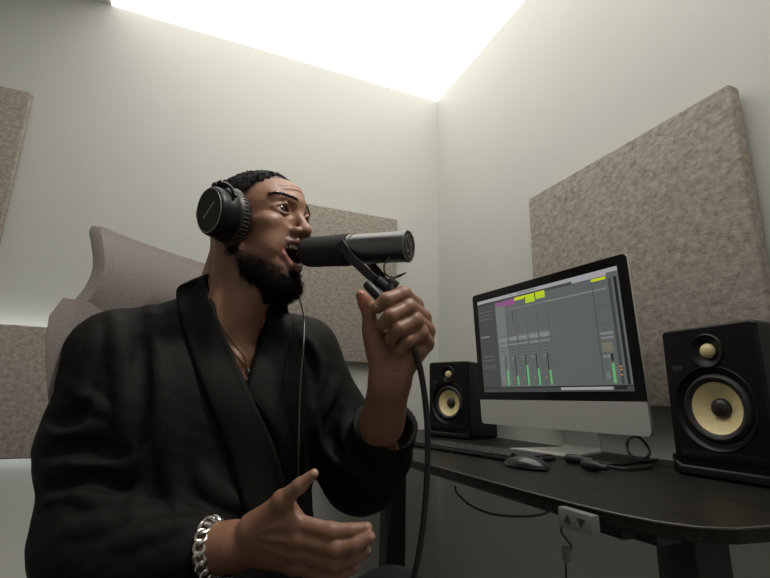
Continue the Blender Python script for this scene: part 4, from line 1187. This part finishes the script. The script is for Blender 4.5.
# ---------------------------------------------------------------- jewellery
wc = C(232, 545, .655); el = C(110, 560, .705); wax = nrm(el-wc); bc = wc+(el-wc)*.13
ua = nrm(np.array([0, 1, 0])-wax*wax[1]); va = np.cross(wax, ua)
br = empty('chain_bracelet', tuple(toW(bc)), 0, 'chunky silver curb chain bracelet round the wrist at the bottom', 'bracelet')
nl_ = 17; meshes = None
for k in range(nl_):
    a = 2*PI*k/nl_; rr_ = .0355; cpt = bc+(ua*math.cos(a)*1.06+va*math.sin(a)*.95)*rr_; tan = nrm(-ua*math.sin(a)+va*math.cos(a)); rad = nrm(cpt-bc)
    tw_ = R_(38); ta = tan; wa = wax*math.cos(tw_)+rad*math.sin(tw_); na = np.cross(ta, wa)
    Ml = G @ Matrix(np.array(np.vstack([np.column_stack([ta, wa, na, cpt]), [0, 0, 0, 1]])).tolist())
    if meshes is None:
        pts = [(math.cos(t)*.0086, math.sin(t)*.0070, .0012*math.sin(2*t)) for t in np.linspace(0, 2*PI, 20, endpoint=False)]
        o = MB().tube(pts, .0028, 8, closed=True).build('link', M_['silver']); meshes = o.data
    else:
        o = bpy.data.objects.new('link', meshes); COL.objects.link(o)
    o.matrix_world = Ml; adopt(o, br)
nk = empty('necklace', tuple(toW(Tt(0, .08, 0))), 0, 'fine gold chain with a small silver pendant in the open neckline', 'necklace')
def onskin(px, py, o=.0012):
    h = fh.hit(px, py); return h+fh.grad(h)*o if h is not None else C(px, py, .83)
for nm, L_p in (('chain', [(208, 292), (213, 310), (222, 332), (233, 350), (245, 365)]), ('chain', [(212, 304), (220, 322), (232, 340), (244, 356), (246, 366)]), ('chain', [(261, 318), (258, 335), (254, 352), (247, 366)])):
    q = [onskin(*p[:2]) for p in spline([(x, y, 0) for x, y in L_p], 6)]
    adopt(MB().tube([tuple(p) for p in q], .0007, 6, M=G).build(nm, M_['gold']), nk)
pc = onskin(247.5, 371, .003); b = MB()
b.box((0, 0, 0), (.0030, .0150, .0025), .0008, M=G @ Matrix.Translation(Vector(pc))); b.box((0, .002, 0), (.0090, .0030, .0025), .0008, M=G @ Matrix.Translation(Vector(pc)))
b.lathe([(0, 0), (.0022, 0), (.0022, .0015), (0, .0018)], 12, G @ Matrix.Translation(Vector(pc+np.array([.001, -.001, .001])))); adopt(b.build('pendant', M_['silver']), nk)

# ---------------------------------------------------------------- office chair
hA, hBp = toW(C(99.5, 226, .90)), toW(C(206, 262, 1.139))
wd = nrm((hBp-hA)*[1, 1, 0]); fw = np.array([-wd[1], wd[0], 0]);
if np.dot(fw, toW(C(300, 300, .7))-hA) < 0: fw = -fw
hc_ = hA+wd*.138-fw*.0; zt = hA[2]
ch = empty('office_chair', (hc_[0]+fw[0]*.30, hc_[1]+fw[1]*.30, 0), math.atan2(fw[1], fw[0]), 'brown grey knit office chair with a curved headrest behind the person', 'chair')
CM = Matrix.Identity(4)
def slab(prof, name, th, m, parent, n=24, rnd=.012):
    """prof: rows of (z, halfwidth, x at centre, edge wrap); a curved upholstered panel"""
    V = []; F = []; rows = len(prof)
    for side in (1, -1):
        for z, hw, xc, wrap in prof:
            for k in range(n+1):
                u = -1+2*k/n; uu = math.copysign(abs(u)**.9, u)
                ed = max(0, (abs(u)-.93)/.07); y = uu*hw
                t = th*(1-ed*ed*.96)
                V.append((xc+wrap*u*u*(1 if side > 0 else 1)+side*t/2, y, z))
    m_ = rows*(n+1)
    for j in range(rows-1):
        for k in range(n):
            q = [j*(n+1)+k, j*(n+1)+k+1, (j+1)*(n+1)+k+1, (j+1)*(n+1)+k]; F += [q[::-1], [i+m_ for i in q]]
    rim = [j*(n+1) for j in range(rows)]+[(rows-1)*(n+1)+k for k in range(1, n+1)]+[j*(n+1)+n for j in range(rows-2, -1, -1)]+[k for k in range(n-1, 0, -1)]
    for i in range(len(rim)): j = (i+1) % len(rim); F.append([rim[i], rim[j], rim[j]+m_, rim[i]+m_])
    me = bpy.data.meshes.new(name); me.from_pydata(V, [], F)
    bm = bmesh.new(); bm.from_mesh(me); bmesh.ops.recalc_face_normals(bm, faces=bm.faces[:]); bm.to_mesh(me); bm.free()
    return link(name, me, m, parent, True, 50)
hp_ = []
for t in np.linspace(0, 1, 14):
    z = zt-.165*t; hw = .155+.0*t+.030*max(0, (t-.45)/.55)**2; hp_.append((z, hw, -.30+.012*math.sin(PI*t)-.02*(1-t)**2+.02*t, .012))
hp_[0] = (zt-.001, .149, -.318, .012)
slab(hp_, 'headrest', .034, M_['chair'], ch)
bp_ = []
for t in np.linspace(0, 1, 16):
    z = zt-.158-.52*t; hw = .222+.006*math.sin(PI*min(1, t*2.2))-.075*max(0, t-.15); bp_.append((z, hw if t > .01 else .205, -.285+.035*math.sin(PI*(t*.9)), .030))
slab(bp_, 'backrest', .030, M_['chair'], ch)
MB().tube([(-.30, 0, zt-.05), (-.325, 0, zt-.20), (-.32, 0, .60), (-.24, 0, .40), (-.05, 0, .37)], .018, 10).build('back_support', M_['chairframe'], ch)
b = MB(); b.box((0.0, 0, .395), (.46, .48, .07), .03, seg=4); b.build('seat', M_['chair'], ch)
b = MB().lathe([(0, .10), (.028, .10), (.028, .25), (.018, .255), (.018, .36), (0, .36)], 20); b.build('gas_column', M_['chairframe'], ch)
for k in range(5):
    a = 2*PI*k/5+.3; ca, sa = math.cos(a), math.sin(a)
    lg = MB().tube([(0, 0, .105), (ca*.15, sa*.15, .095), (ca*.29, sa*.29, .075)], [.024, .019, .013], 10).build('base_leg', M_['chairframe'], ch)
    b = MB()
    for s_ in (-1, 1): b.lathe([(0, -.009), (.026, -.009), (.028, 0), (.026, .009), (0, .009)], 18, align((ca*.29-sa*.014*s_, sa*.29+ca*.014*s_, .029), (-sa, ca, 0)))
    b.tube([(ca*.29, sa*.29, .03), (ca*.29, sa*.29, .08)], .008, 8); b.build('caster', M_['rubber'], lg)
